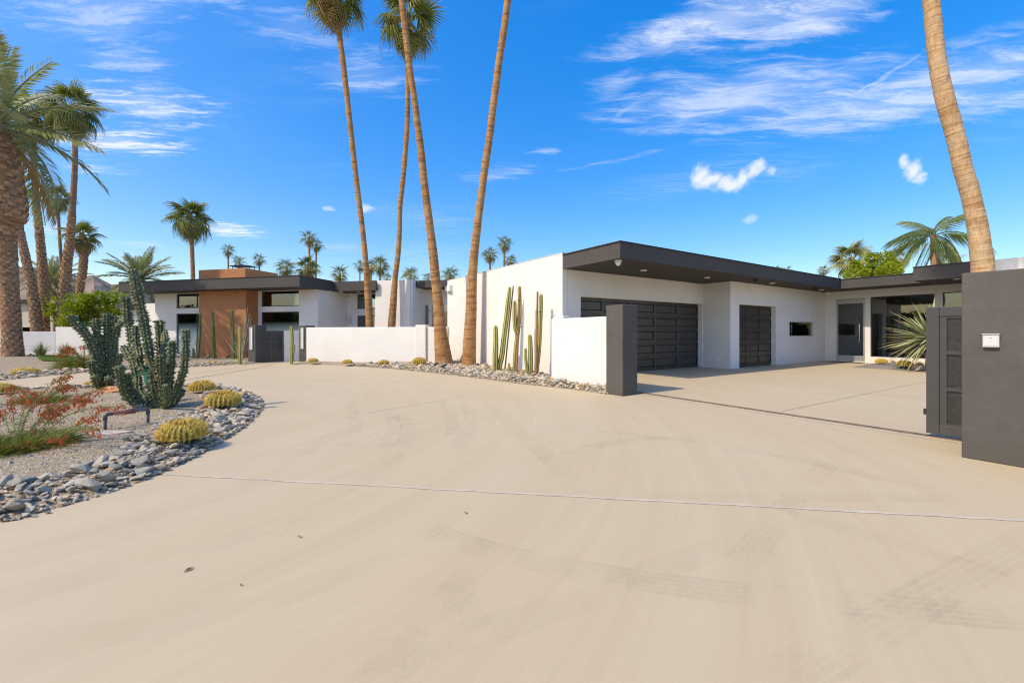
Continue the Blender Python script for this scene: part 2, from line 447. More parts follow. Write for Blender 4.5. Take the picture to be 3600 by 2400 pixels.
def frosted(name, z0, z1):
    """glass with a frosted film that thins out between heights z0 and z1"""
    N = NT(name); s = N.n('ShaderNodeSeparateXYZ'); N.l(N.pos(), s.inputs[0])
    k = N.remap(s.outputs['Z'], z1, z0, 0.0, 0.93)
    tr = N.n('ShaderNodeBsdfTransparent'); tr.inputs[0].default_value = (0.55, 0.6, 0.58, 1)
    N.set((0.56, 0.69, 0.62), 0.35, None, 0.5)
    mx = N.n('ShaderNodeMixShader'); N.l(k, mx.inputs[0]); N.l(tr.outputs[0], mx.inputs[1]); N.l(N.b.outputs[0], mx.inputs[2])
    gl = N.n('ShaderNodeBsdfGlossy'); gl.inputs['Roughness'].default_value = 0.03
    fr = N.n('ShaderNodeFresnel'); fr.inputs['IOR'].default_value = 1.5
    mx2 = N.n('ShaderNodeMixShader'); N.l(N.math('MULTIPLY_ADD', fr.outputs[0], 1.4, 0.03, clamp=True), mx2.inputs[0])
    N.l(mx.outputs[0], mx2.inputs[1]); N.l(gl.outputs[0], mx2.inputs[2])
    N.l(mx2.outputs[0], N.out.inputs['Surface']); return N.m
M['frost'] = frosted('frosted_film_glass', 1.35, 2.05)

def concrete():
    N = NT('driveway_concrete'); P = N.pos()
    s = N.n('ShaderNodeSeparateXYZ'); N.l(P, s.inputs[0])
    dx = N.math('ADD', s.outputs['X'], 8.2); dy = N.math('ADD', s.outputs['Y'], -7.6)
    rad = N.math('SQRT', N.math('ADD', N.math('MULTIPLY', dx, dx), N.math('MULTIPLY', dy, dy)))
    ang = N.math('ARCTAN2', dy, dx)
    c = N.n('ShaderNodeCombineXYZ'); N.l(N.math('MULTIPLY', rad, 2.2), c.inputs[0]); N.l(N.math('MULTIPLY', ang, 1.3), c.inputs[1])
    sweep = N.noise(c.outputs[0], 1.0, 9, 0.66, None, 0.25)
    c2 = N.n('ShaderNodeCombineXYZ'); N.l(N.math('MULTIPLY', rad, 9.0), c2.inputs[0]); N.l(N.math('MULTIPLY', ang, 2.6), c2.inputs[1])
    sweep2 = N.noise(c2.outputs[0], 1.0, 6, 0.7, None, 0.15)
    big = N.noise(P, 0.22, 4, 0.55); mid = N.noise(P, 1.3, 6, 0.62); fin = N.noise(P, 60, 3, 0.6)
    base = N.mix(N.remap(big, 0.3, 0.7), (0.522, 0.412, 0.258), (0.536, 0.448, 0.300))
    base = N.mix(N.remap(sweep, 0.40, 0.70, 0, 0.55), base, (0.469, 0.366, 0.227))
    base = N.mix(N.remap(sweep2, 0.52, 0.72, 0, 0.38), base, (0.449, 0.348, 0.219))
    base = N.mix(N.remap(sweep2, 0.47, 0.30, 0, 0.3), base, (0.595, 0.493, 0.322))
    base = N.mix(N.remap(mid, 0.5, 0.78, 0, 0.35), base, (0.469, 0.377, 0.241))
    base = N.mix(N.remap(fin, 0.35, 0.7, 0, 0.14), base, (0.605, 0.493, 0.327))
    base = N.mix(N.remap(N.noise(P, 170, 2, 0.6), 0.5, 0.75, 0, 0.12), base, (0.407, 0.328, 0.225))
    vo = N.n('ShaderNodeTexVoronoi'); vo.inputs['Scale'].default_value = 2.6; N.l(P, vo.inputs['Vector'])
    speck = N.math('MULTIPLY', N.remap(vo.outputs['Distance'], 0.035, 0.02), N.remap(vo.outputs['Color'], 0.6, 0.62))
    base = N.mix(N.math('MULTIPLY', speck, 0.55, clamp=True), base, (0.250, 0.191, 0.120))
    nr = N.bump(N.noise(P, 120, 4, 0.7), 0.25, 0.003); nr = N.bump(sweep2, 0.06, 0.01, nr)
    return N.set(base, N.remap(mid, 0.2, 0.8, 0.62, 0.85), nr, 0.3)
M['concrete'] = concrete()

def gravel(name, c1, c2, c3):
    N = NT(name); P = N.pos()
    v = N.n('ShaderNodeTexVoronoi'); v.inputs['Scale'].default_value = 55; N.l(P, v.inputs['Vector'])
    sc = N.n('ShaderNodeSeparateColor'); N.l(v.outputs['Color'], sc.inputs[0])
    g = N.ramp(sc.outputs[0], [(0.0, c1), (0.45, c2), (0.9, c3), (1.0, sh(c3, 1.35))])
    big = N.noise(P, 0.8, 5, 0.6); mid = N.noise(P, 5, 5, 0.65)
    g = N.mix(N.remap(big, 0.35, 0.7, 0, 0.5), g, sh(c2, 0.82))
    g = N.mix(N.remap(mid, 0.45, 0.75, 0, 0.5), g, sh(c3, 1.1))
    h = N.math('SUBTRACT', 1.0, v.outputs['Distance'])
    nr = N.bump(h, 0.9, 0.012); nr = N.bump(mid, 0.4, 0.04, nr)
    return N.set(g, 0.95, nr, 0.15)
M['gravel'] = gravel('desert_gravel', (0.18, 0.14, 0.092), (0.35, 0.28, 0.19), (0.47, 0.385, 0.27))
M['greygravel'] = gravel('grey_fine_gravel', (0.13, 0.12, 0.105), (0.25, 0.23, 0.20), (0.36, 0.34, 0.30))
M['sand'] = gravel('desert_sand', (0.26, 0.21, 0.15), (0.35, 0.29, 0.21), (0.42, 0.35, 0.26))

def stone_mat():
    N = NT('slate_stone'); r = N.rand(); P = N.obj()
    c = N.ramp(r, [(0.0, (0.232, 0.213, 0.174)), (0.25, (0.342, 0.307, 0.242)), (0.48, (0.465, 0.401, 0.304)), (0.64, (0.573, 0.488, 0.363)),
                   (0.78, (0.628, 0.475, 0.283)), (0.88, (0.656, 0.389, 0.167)), (0.92, (0.328, 0.300, 0.247)), (1.0, (0.396, 0.350, 0.279))])
    st = N.noise(P, 9, 5, 0.65, (1, 1, 5)); f = N.noise(P, 40, 4, 0.65)
    c = N.mix(N.remap(st, 0.35, 0.75, 0, 0.6), c, (0.560, 0.509, 0.420))
    c = N.mix(N.remap(st, 0.58, 0.8, 0, 0.45), c, (0.426, 0.287, 0.153))
    c = N.mix(N.remap(f, 0.5, 0.8, 0, 0.4), c, (0.134, 0.133, 0.124))
    nr = N.bump(f, 0.5, 0.01); nr = N.bump(st, 0.5, 0.02, nr)
    return N.set(c, 0.8, nr, 0.3)
M['stone'] = stone_mat()

def trunk_mat(name, cA, cB, cC, ring=16.0):
    N = NT(name); P = N.obj(); v = N.val()
    cv = N.n('ShaderNodeCombineXYZ'); N.l(N.math('MULTIPLY', v, ring), cv.inputs[2])
    sp = N.n('ShaderNodeSeparateXYZ'); N.l(P, sp.inputs[0])
    N.l(N.math('MULTIPLY', sp.outputs['X'], 1.5), cv.inputs[0]); N.l(N.math('MULTIPLY', sp.outputs['Y'], 1.5), cv.inputs[1])
    rings = N.noise(cv.outputs[0], 1.0, 4, 0.65)
    fib = N.noise(P, 22, 4, 0.7, (1, 1, 0.18)); big = N.noise(P, 0.7, 4, 0.6, (1, 1, 0.8)); pit = N.noise(P, 9, 3, 0.6, (1, 1, 0.7))
    c = N.mix(N.remap(big, 0.3, 0.7), cA, cB)
    c = N.mix(N.remap(rings, 0.47, 0.63, 0, 0.8), c, cC)
    c = N.mix(N.remap(fib, 0.42, 0.72, 0, 0.6), c, sh(cC, 0.7))
    c = N.mix(N.remap(N.noise(P, 2.3, 5, 0.7), 0.5, 0.72, 0, 0.55), c, (cB[0] * .8, cB[1] * .95, cB[2] * 1.25))
    c = N.mix(N.remap(pit, 0.70, 0.76, 0, 0.65), c, sh(cC, 0.3))
    nr = N.bump(rings, 0.75, 0.03); nr = N.bump(fib, 0.6, 0.02, nr)
    return N.set(c, 0.9, nr, 0.15)
M['fantrunk'] = trunk_mat('fan_palm_bark', (0.40, 0.20, 0.078), (0.54, 0.31, 0.135), (0.20, 0.09, 0.035), 10)
M['tantrunk'] = trunk_mat('tan_fan_palm_bark', (0.54, 0.34, 0.175), (0.66, 0.47, 0.27), (0.34, 0.18, 0.08), 15)
M['brtrunk'] = trunk_mat('shaggy_palm_bark', (0.30, 0.165, 0.08), (0.42, 0.26, 0.14), (0.15, 0.072, 0.034), 9)
M['boot'] = simple('palm_leaf_base', (0.42, 0.24, 0.125), 0.9, 0, 0.45, 6, 0.4)

def leaf_mat(name, a, b, tip=None, trans=0.25, rough=0.5):
    N = NT(name); r = N.rand(); v = N.val(); P = N.obj()
    oi = N.n('ShaderNodeObjectInfo').outputs['Random']
    c = N.mix(N.remap(N.math('MULTIPLY_ADD', oi, 0.6, N.math('MULTIPLY', r, 0.4)), 0.15, 0.85), a, b)
    if tip is not None: c = N.mix(N.remap(v, 0.55, 1.0, 0.0, 0.8), c, tip)
    N.set(c, rough, None, 0.45)
    tl = N.n('ShaderNodeBsdfTranslucent'); N.l(N.mix(0.4, c, (0.25, 0.33, 0.02)), tl.inputs['Color'])
    mx = N.n('ShaderNodeMixShader'); mx.inputs[0].default_value = trans
    N.l(N.b.outputs[0], mx.inputs[1]); N.l(tl.outputs[0], mx.inputs[2]); N.l(mx.outputs[0], N.out.inputs['Surface'])
    return N.m
M['fan'] = leaf_mat('fan_frond_green', (0.10, 0.13, 0.022), (0.27, 0.29, 0.06), (0.46, 0.41, 0.16), 0.32)
M['fanlight'] = leaf_mat('fan_frond_pale', (0.28, 0.30, 0.09), (0.46, 0.44, 0.16), (0.56, 0.49, 0.23), 0.35)
M['fandead'] = leaf_mat('fan_frond_dry', (0.30, 0.17, 0.05), (0.42, 0.25, 0.07), (0.42, 0.30, 0.14))
M['date'] = leaf_mat('date_frond_grey_green', (0.22, 0.24, 0.10), (0.37, 0.37, 0.18), (0.45, 0.42, 0.24), 0.35)
M['datedry'] = leaf_mat('date_frond_dry', (0.34, 0.25, 0.11), (0.45, 0.34, 0.16), (0.45, 0.36, 0.2), 0.2)
M['queen'] = leaf_mat('feather_frond_green', (0.08, 0.12, 0.02), (0.20, 0.24, 0.06), (0.3, 0.3, 0.1), 0.3)
M['citrus'] = leaf_mat('bright_bush_leaf', (0.26, 0.33, 0.006), (0.55, 0.56, 0.012), None, 0.45)
M['citrusdeep'] = leaf_mat('deep_bush_leaf', (0.07, 0.13, 0.008), (0.24, 0.31, 0.012), None, 0.4)
M['rachis'] = simple('palm_leaf_stalk', (0.28, 0.26, 0.09), 0.6, 0, 0.2, 5)
M['stem'] = simple('green_flower_stem', (0.22, 0.25, 0.08), 0.6, 0, 0.25, 8)
M['needle'] = leaf_mat('thin_green_leaf', (0.11, 0.15, 0.025), (0.27, 0.28, 0.06), None, 0.3)
M['needlered'] = leaf_mat('rusty_thin_leaf', (0.28, 0.13, 0.03), (0.32, 0.26, 0.07), None, 0.3)
M['flower'] = leaf_mat('red_tube_flower', (0.62, 0.045, 0.02), (0.75, 0.13, 0.06), None, 0.3)
M['agave'] = leaf_mat('pale_spiky_leaf', (0.25, 0.28, 0.12), (0.42, 0.43, 0.22), (0.5, 0.36, 0.2), 0.15)
M['grassblade'] = leaf_mat('grass_blade', (0.12, 0.16, 0.05), (0.26, 0.28, 0.12), (0.34, 0.33, 0.2), 0.2)
M['turf'] = leaf_mat('short_turf', (0.11, 0.19, 0.02), (0.20, 0.29, 0.035), None, 0.2)
M['ocotillo'] = simple('grey_thorny_stem', (0.34, 0.30, 0.22), 0.8, 0, 0.25, 10, 0.2)

def cactus_mat(name, low, high, ridge, dots=False, scars=0.0):
    N = NT(name); v = N.val(); P = N.obj()
    b = N.noise(P, 4, 4, 0.6); f = N.noise(P, 30, 3, 0.6)
    c = N.mix(N.remap(b, 0.3, 0.7), low, high)
    c = N.mix(N.remap(v, 0.35, 0.95, 0, 0.85), c, ridge)
    c = N.mix(N.remap(f, 0.55, 0.8, 0, 0.3), c, sh(ridge, 0.8))
    if scars: c = N.mix(N.remap(N.noise(P, 3.0, 5, 0.7), 0.60, 0.72, 0, scars), c, (0.30, 0.24, 0.14))
    if dots: c = N.mix(N.remap(v, 0.955, 0.985), c, (0.62, 0.60, 0.50))
    return N.set(c, 0.55, N.bump(f, 0.3, 0.006), 0.35)
M['cereus'] = cactus_mat('blue_green_cactus_skin', (0.052, 0.068, 0.026), (0.12, 0.138, 0.05), (0.50, 0.49, 0.28), True, 0.4)
M['column'] = cactus_mat('yellow_green_cactus_skin', (0.13, 0.14, 0.015), (0.26, 0.25, 0.04), (0.70, 0.63, 0.27), False, 0.45)
M['greencol'] = cactus_mat('green_cactus_skin', (0.07, 0.12, 0.03), (0.12, 0.17, 0.05), (0.28, 0.29, 0.12), False, 0.3)
M['barrel'] = cactus_mat('barrel_cactus_skin', (0.13, 0.13, 0.02), (0.20, 0.18, 0.03), (0.55, 0.42, 0.09))
M['spine'] = simple('golden_cactus_spine', (0.80, 0.57, 0.11), 0.55, 0, 0.22, 6)
M['fruit'] = simple('brown_cactus_bud', (0.22, 0.105, 0.035), 0.9, 0, 0.3, 30)

def rock_hill():
    N = NT('mountain_rock'); P = N.pos()
    a = N.noise(P, 0.012, 8, 0.65); b = N.noise(P, 0.06, 6, 0.7)
    c = N.ramp(a, [(0.3, (0.20, 0.145, 0.11)), (0.5, (0.30, 0.225, 0.17)), (0.7, (0.37, 0.29, 0.225))])
    c = N.mix(N.remap(b, 0.5, 0.75, 0, 0.6), c, (0.15, 0.12, 0.095))
    return N.set(c, 0.95, N.bump(b, 1.0, 6.0), 0.1)
M['hill'] = rock_hill()

def tread_mat():
    N = NT('tyre_dust_mark'); v = N.val(); P = N.pos()
    uv = N.n('ShaderNodeUVMap'); s = N.n('ShaderNodeSeparateXYZ'); N.l(uv.outputs[0], s.inputs[0])
    u, w = s.outputs['X'], s.outputs['Y']
    lanes = N.remap(N.math('ABSOLUTE', N.math('SUBTRACT', N.math('FRACT', N.math('MULTIPLY', u, 5.0)), 0.5)), 0.36, 0.44, 1, 0)
    skew = N.math('ADD', N.math('MULTIPLY', w, 21.0), N.math('MULTIPLY', u, 3.0))
    blocks = N.remap(N.math('ABSOLUTE', N.math('SUBTRACT', N.math('FRACT', skew), 0.5)), 0.34, 0.46, 1, 0.55)
    wear = N.remap(N.noise(P, 1.6, 7, 0.68), 0.40, 0.66, 0.0, 1.0)
    edge = N.math('MULTIPLY', N.remap(u, 0.0, 0.06), N.remap(u, 1.0, 0.94))
    a = N.math('MULTIPLY', N.math('MULTIPLY', lanes, blocks), N.math('MULTIPLY', wear, edge))
    a = N.math('MULTIPLY', a, N.math('MULTIPLY', v, 0.10))
    N.set((0.27, 0.21, 0.15), 0.9, None, 0.1)
    tr = N.n('ShaderNodeBsdfTransparent'); mx = N.n('ShaderNodeMixShader')
    N.l(a, mx.inputs[0]); N.l(tr.outputs[0], mx.inputs[1]); N.l(N.b.outputs[0], mx.inputs[2])
    N.l(mx.outputs[0], N.out.inputs['Surface']); return N.m
M['tread'] = tread_mat()

def tile_mat():
    N = NT('pink_clay_tile'); r = N.rand(); P = N.pos()
    c = N.ramp(r, [(0, (0.36, 0.19, 0.135)), (0.5, (0.46, 0.27, 0.20)), (1, (0.54, 0.36, 0.28))])
    c = N.mix(N.remap(N.noise(P, 9, 4), 0.45, 0.75, 0, 0.4), c, (0.55, 0.42, 0.34))
    return N.set(c, 0.85, None, 0.2)
M['tile'] = tile_mat()

# ------------------------------------------------------------------ ground, driveway, beds
mb = MB(); mb.add([(-6000, -6000, -0.06), (6000, -6000, -0.06), (6000, 6000, -0.06), (-6000, 6000, -0.06)], [(0, 1, 2, 3)])
struct('ground', mb, M['sand'])
mb = MB(); mb.add([(-42, -14, 0), (34, -14, 0), (34, 34, 0), (-42, 34, 0)], [(0, 1, 2, 3)])
struct('driveway', mb, M['concrete'])

def inside(p, poly):
    c = False; j = len(poly) - 1
    for i in range(len(poly)):
        a, b = poly[i], poly[j]
        if (a[1] > p[1]) != (b[1] > p[1]) and p[0] < (b[0] - a[0]) * (p[1] - a[1]) / (b[1] - a[1]) + a[0]: c = not c
        j = i
    return c
def edge_dist(p, poly):
    best = 1e9; j = len(poly) - 1
    for i in range(len(poly)):
        ax, ay = poly[j]; bx, by = poly[i]; dx, dy = bx - ax, by - ay
        t = max(0, min(1, ((p[0] - ax) * dx + (p[1] - ay) * dy) / (dx * dx + dy * dy + 1e-12)))
        d = hypot(p[0] - ax - t * dx, p[1] - ay - t * dy)
        if d < best: best = d
        j = i
    return best
def sdist(p, poly):
    d = edge_dist(p, poly); return d if inside(p, poly) else -d
def smooth_loop(pts, closed=True, n=4):
    out = []; m = len(pts)
    for i in range(m):
        p0, p1, p2, p3 = (Vector(pts[(i + k) % m]) for k in (-1, 0, 1, 2))
        for k in range(n):
            t = k / n
            q = 0.5 * ((2 * p1) + (p2 - p0) * t + (2 * p0 - 5 * p1 + 4 * p2 - p3) * t * t + (3 * p1 - p0 - 3 * p2 + p3) * t ** 3)
            out.append((q.x, q.y))
    return out

def Gd(x, y):                                  # ground point of a spot measured in the 2352 px wide view of the photograph
    p = G(x * 1.5306, y * 1.5306); return (p.x, p.y)

island = [Gd(0, 1200), Gd(100, 1175), Gd(200, 1148), Gd(300, 1115), Gd(370, 1088), Gd(450, 1050), Gd(520, 1010), Gd(570, 975),
          Gd(598, 948), Gd(606, 932), Gd(600, 916), Gd(582, 906), Gd(545, 897), Gd(500, 892), Gd(440, 890), Gd(370, 891), Gd(200, 893), Gd(60, 899),
          (-14.5, 9.6), (-16.6, 7.6), (-17.2, 5.0), (-14.5, 2.2), (-10, 1.2), (-6.4, 2.0)]
island = smooth_loop(island)
leftbed = [G(-250, 1352), G(0, 1338), G(160, 1322), G(320, 1307), G(470, 1298), G(618, 1292), G(760, 1286), G(880, 1279)]
leftbed = [(p.x, p.y) for p in leftbed] + [(-11.9, 20.3), (-12.2, 23.9), (-24, 29.5), (-40, 29.5), (-40, 13.0), (-26, 10.5), (-21, 10.4)]
wallbed = [G(1012, 1281), G(1060, 1282), G(1102, 1281), G(1225, 1286), G(1378, 1296), G(1531, 1312), G(1684, 1330), G(1837, 1350), G(1990, 1366), G(2100, 1381), G(2136, 1387)]
wallbed = [(p.x, p.y) for p in wallbed] + [(2.5, 10.5), (1.4, 12.7), (1.2, 14.3), (-2.9, 20.4), (-4.4, 19.7), (-9.5, 21.0), (-10.4, 20.9)]
planter = [(14.05, 17.45), (15.2, 15.75), (16.6, 13.6), (18.7, 15.8), (17.45, 18.95), (16.7, 19.6)]

PALM_BASE = (-23.7, 20.0)
def z_island(x, y):
    d = sdist((x, y), island)
    return min(d * 0.22, 0.08) + (0.05 * min(1, max(0, d - 0.3)) + 0.02 * mnoise.noise(Vector((x * 0.9, y * 0.9, 0))) if d > 0.3 else 0)
def z_left(x, y):
    d = sdist((x, y), leftbed)
    r2 = (x - PALM_BASE[0]) ** 2 + (y - PALM_BASE[1]) ** 2
    return min(d * 0.2, 0.05) + (0.28 * math.exp(-r2 / 5.0) + 0.02 * mnoise.noise(Vector((x * 0.7, y * 0.7, 3)))) * max(0, min(1, d))
def z_wall(x, y):
    d = sdist((x, y), wallbed); return min(d * 0.2, 0.06)
def z_plant(x, y):
    d = sdist((x, y), planter); return min(d * 0.2, 0.12)

def bed(name, poly, zf, mat, step):
    xs = [p[0] for p in poly]; ys = [p[1] for p in poly]
    x0, y0 = min(xs) - 0.3, min(ys) - 0.3
    nx, ny = int((max(xs) + 0.3 - x0) / step) + 1, int((max(ys) + 0.3 - y0) / step) + 1
    idx = {}; mb = MB(); vs = []; fs = []
    def vid(i, j):
        if (i, j) not in idx:
            x, y = x0 + i * step, y0 + j * step
            idx[(i, j)] = len(vs); vs.append((x, y, max(-0.03, zf(x, y))))
        return idx[(i, j)]
    for i in range(nx):
        for j in range(ny):
            if sdist((x0 + (i + .5) * step, y0 + (j + .5) * step), poly) > -step * 1.1:
                fs.append((vid(i, j), vid(i + 1, j), vid(i + 1, j + 1), vid(i, j + 1)))
    mb.add(vs, fs)
    return struct(name, mb, mat, smooth=True)
bed_island = bed('gravel_island', island, z_island, M['gravel'], 0.16)
bed_left = bed('gravel_bed', leftbed, z_left, M['gravel'], 0.3)
bed_wall = bed('rock_bed', wallbed, z_wall, M['gravel'], 0.2)
bed_plant = bed('gravel_planter', planter, z_plant, M['greygravel'], 0.2)

def strip(name, pts, width, mat, z=0.004):
    mb = MB(); vs = []
    pts = [Vector((p[0], p[1])) for p in pts]
    for i, p in enumerate(pts):
        t = (pts[min(i + 1, len(pts) - 1)] - pts[max(0, i - 1)]).normalized(); nn = Vector((-t.y, t.x))
        w = width * (0.85 + 0.3 * R.random())
        vs += [(*(p + nn * w / 2), z), (*(p - nn * w / 2), z)]
    mb.add(vs, [(2 * i, 2 * i + 1, 2 * i + 3, 2 * i + 2) for i in range(len(pts) - 1)])
    return struct(name, mb, mat)
def line(a, b, n=14, jit=0.0):
    return [(a[0] + (b[0] - a[0]) * i / n + jit * (R.random() - .5), a[1] + (b[1] - a[1]) * i / n + jit * (R.random() - .5)) for i in range(n + 1)]
ga = lambda x, y: tuple(G(x, y))[:2]
strip('driveway_joint', line(ga(570, 1667), ga(3900, 1846), 60, 0.016), 0.026, M['joint_light'])
strip('driveway_joint', line((3.02, 9.78), (6.7, 4.19), 20, 0.006), 0.014, M['joint_light'])
strip('driveway_joint', line(ga(640, 1337), ga(957, 1285), 12, 0.01), 0.035, M['joint_dark'])
strip('driveway_joint', line(ga(560, 1329), ga(860, 1290), 12, 0.01), 0.02, M['joint_dark'])
strip('driveway_joint', line(ga(2750, 1445), ga(3260, 1340), 14, 0.02), 0.014, M['joint_faint'])
strip('driveway_joint', line(ga(1290, 1452), ga(1640, 1392), 14, 0.02), 0.010, M['joint_faint'], 0.0042)
strip('driveway_joint', line(ga(2990, 1380), ga(3250, 1400), 14, 0.01), 0.02, M['joint_light'])

def tyre_mark(pts, width=0.20, amt=1.0, z=0.005):
    P = [Vector(ga(*p)) for p in pts]
    Q = []
    for i in range(len(P) - 1):
        p0, p1, p2, p3 = P[max(0, i - 1)], P[i], P[i + 1], P[min(len(P) - 1, i + 2)]
        for k in range(8):
            t = k / 8
            Q.append(0.5 * ((2 * p1) + (p2 - p0) * t + (2 * p0 - 5 * p1 + 4 * p2 - p3) * t * t + (3 * p1 - p0 - 3 * p2 + p3) * t ** 3))
    Q.append(P[-1])
    me = bpy.data.meshes.new('tyre_mark'); vs = []; uvs = []; vals = []; acc = 0
    for i, p in enumerate(Q):
        t = (Q[min(i + 1, len(Q) - 1)] - Q[max(0, i - 1)]).normalized(); nn = Vector((-t.y, t.x))
        if i: acc += (p - Q[i - 1]).length
        vs += [(*(p + nn * width / 2), z), (*(p - nn * width / 2), z)]; uvs += [(0, acc), (1, acc)]
        e = min(1, i / 4, (len(Q) - 1 - i) / 4); vals += [amt * e] * 2
    fs = [(2 * i, 2 * i + 1, 2 * i + 3, 2 * i + 2) for i in range(len(Q) - 1)]
    me.from_pydata(vs, [], fs)
    ul = me.uv_layers.new(name='UVMap')
    for lp in me.loops: ul.data[lp.index].uv = uvs[lp.vertex_index]
    at = me.attributes.new('val', 'FLOAT', 'POINT'); at.data.foreach_set('value', vals)
    me.materials.append(M['tread'])
    o = bpy.data.objects.new('tyre_mark', me); COL.objects.link(o); o['kind'] = 'structure'
def r3(x, y): return (1000 + x / 0.9046, 1350 + y / 0.9046)
marks = [([r3(2260, 380), r3(1900, 300), r3(1500, 215), r3(1150, 165), r3(830, 140)], 0.21, 1.0),
         ([r3(2230, 365), r3(1900, 362), r3(1500, 362), r3(1150, 352), r3(900, 330)], 0.21, .8),
         ([r3(2500, 760), r3(1900, 705), r3(1360, 655), r3(900, 585), r3(600, 515), r3(450, 460)], 0.24, 1.15),
         ([r3(1560, 960), r3(1850, 790), r3(2120, 630), r3(2400, 480)], 0.24, 1.1),
         ([r3(2380, 650), r3(2000, 520), r3(1700, 440), r3(1450, 370)], 0.2, .9),
         ([r3(300, 65), r3(345, 110), r3(340, 170), r3(280, 240)], 0.24, 1.1),
         ([r3(355, 90), r3(395, 140), r3(370, 200), r3(280, 280)], 0.24, 1.0),
         ([r3(480, 45), r3(525, 90), r3(535, 140), r3(520, 200)], 0.24, 1.1),
         ([r3(560, 60), r3(590, 90), r3(580, 150), r3(540, 230)], 0.24, .9),
         ([r3(640, 60), r3(720, 130), r3(820, 220), r3(900, 300)], 0.24, .9),
         ([r3(1820, 180), r3(1680, 300), r3(1560, 440), r3(1400, 640)], 0.22, .7),
         ([r3(760, 260), r3(1000, 195), r3(1160, 175), r3(1350, 165)], 0.22, 1.0),
         ([r3(190, 50), r3(225, 100), r3(215, 160), r3(160, 230)], 0.22, .9),
         ([r3(400, 640), r3(560, 700), r3(480, 800), r3(300, 930)], 0.22, .4),
         ([r3(620, 560), r3(500, 720), r3(380, 860), r3(200, 1010)], 0.22, .8),
         ([r3(200, 880), r3(600, 800), r3(1000, 660), r3(1500, 480)], 0.22, .7),
         ([(20, 2100), (600, 1960), (1100, 1790), (1500, 1560)], 0.22, .6),
         ([(0, 2290), (700, 2170), (1300, 1980), (1750, 1720)], 0.22, .7),
         ([(0, 1950), (500, 1830), (900, 1690), (1200, 1500), (1260, 1420)], 0.2, .55)]
for i, (p, w, a) in enumerate(marks): tyre_mark(p, w, a, 0.0048 + 0.0006 * i)

# ------------------------------------------------------------------ mountains
def mountain():
    mb = MB(); vs = []; fs = []
    nx, ny = 120, 16
    for j in range(ny + 1):
        for i in range(nx + 1):
            px = -1500 + i * (3600 / nx)
            az = atan2((px - 1800) / F, 1)
            prof = 150 + 16 * mnoise.noise(Vector((px * 0.004, 1.3, 0))) + 7 * mnoise.noise(Vector((px * 0.017, 4.3, 0)))
            if px > 330: prof -= (px - 330) * 0.20
            t = j / ny
            dist = 1350 + 500 * t
            h = prof * (t ** 0.8) * (1850 / 1600.0) * 1.06
            h *= 1 + 0.16 * mnoise.fractal(Vector((px * 0.012, t * 3.2, 7)), 0.8, 2.1, 4) * (1 - 0.5 * t)
            vs.append((dist * sin(az), dist * cos(az), max(h, 0) - 4 * (t == 0)))
    for j in range(ny):
        for i in range(nx):
            a = j * (nx + 1) + i; fs.append((a, a + 1, a + nx + 2, a + nx + 1))
    mb.add(vs, fs); struct('mountain', mb, M['hill'], label='bare brown desert mountain ridge beyond the trees')
mountain()

# ------------------------------------------------------------------ garage wing
UX, UY = 0.8355, 0.5496
C0 = Vector((1.605, 13.44))
gf = Fr(C0, UX, UY)                             # s along the garage front, n into the building
SOF, FTOP = 3.475, 3.915
root = thing('garage_wing', 'white flat roofed garage building with charcoal overhang and two dark panelled doors', 'house', (C0.x, C0.y, 0))
O = (C0.x, C0.y, 0)
mb = MB(); gf.wall(mb, 0.22, 7.63, 0, 0.22, 0, 3.475, [(0.79, 7.6, -1, 2.63)])
mb.build('front_wall', M['white'], root, O, weld=True)
mb = MB(); gf.box(mb, 7.63, 7.85, -1.19, 0.0, 0, 3.474)
mb.build('jog_wall', M['white'], root, O)
mb = MB(); gf.wall(mb, 7.85, 16.4, -1.19, -0.97, 0, 3.475, [(8.28, 11.28, -1, 2.585), (12.53, 14.98, 1.26, 1.95)])
mb.build('front_wall', M['white'], root, O, weld=True)
mb = MB(); gf.box(mb, 0.0, 0.22, 0, 8.72, 0, 3.985)
mb.build('side_wall', M['white'], root, O, bevel=0.02)
mb = MB(); gf.box(mb, 0.22, 12, 8.4, 8.62, 0, 3.5); gf.box(mb, 11.8, 12.0, 0.5, 8.4, 0, 3.4)
mb.build('rear_wall', M['white'], root, O)
mb = MB(); gf.wall(mb, 0.03, 14.72, -2.39, -2.27, SOF, FTOP); gf.box(mb, 0.03, 0.15, -2.27, -0.002, SOF, FTOP)
mb.build('fascia', M['fascia'], root, O)
mb = MB(); gf.box(mb, 0.15, 16.4, -2.27, -0.002, SOF + 0.012, SOF + 0.09)
mb.build('soffit', M['fascia'], root, O)
mb = MB(); gf.box(mb, 0.0, 14.75, -2.42, -2.2, FTOP + 0.001, FTOP + 0.03); gf.box(mb, 0.0, 0.2, -2.2, -0.01, FTOP + 0.001, FTOP + 0.03)
mb.build('roof_edge', M['edge'], root, O)
mb = MB(); gf.box(mb, 0.23, 16.4, -2.2, 8.4, FTOP - 0.22, FTOP - 0.06)
mb.build('roof', M['cream'], root, O)
mb = MB(); gf.box(mb, -0.012, 0.26, 0.0, 8.74, 3.986, 4.0)
mb.build('parapet_cap', M['whitepaint'], root, O)

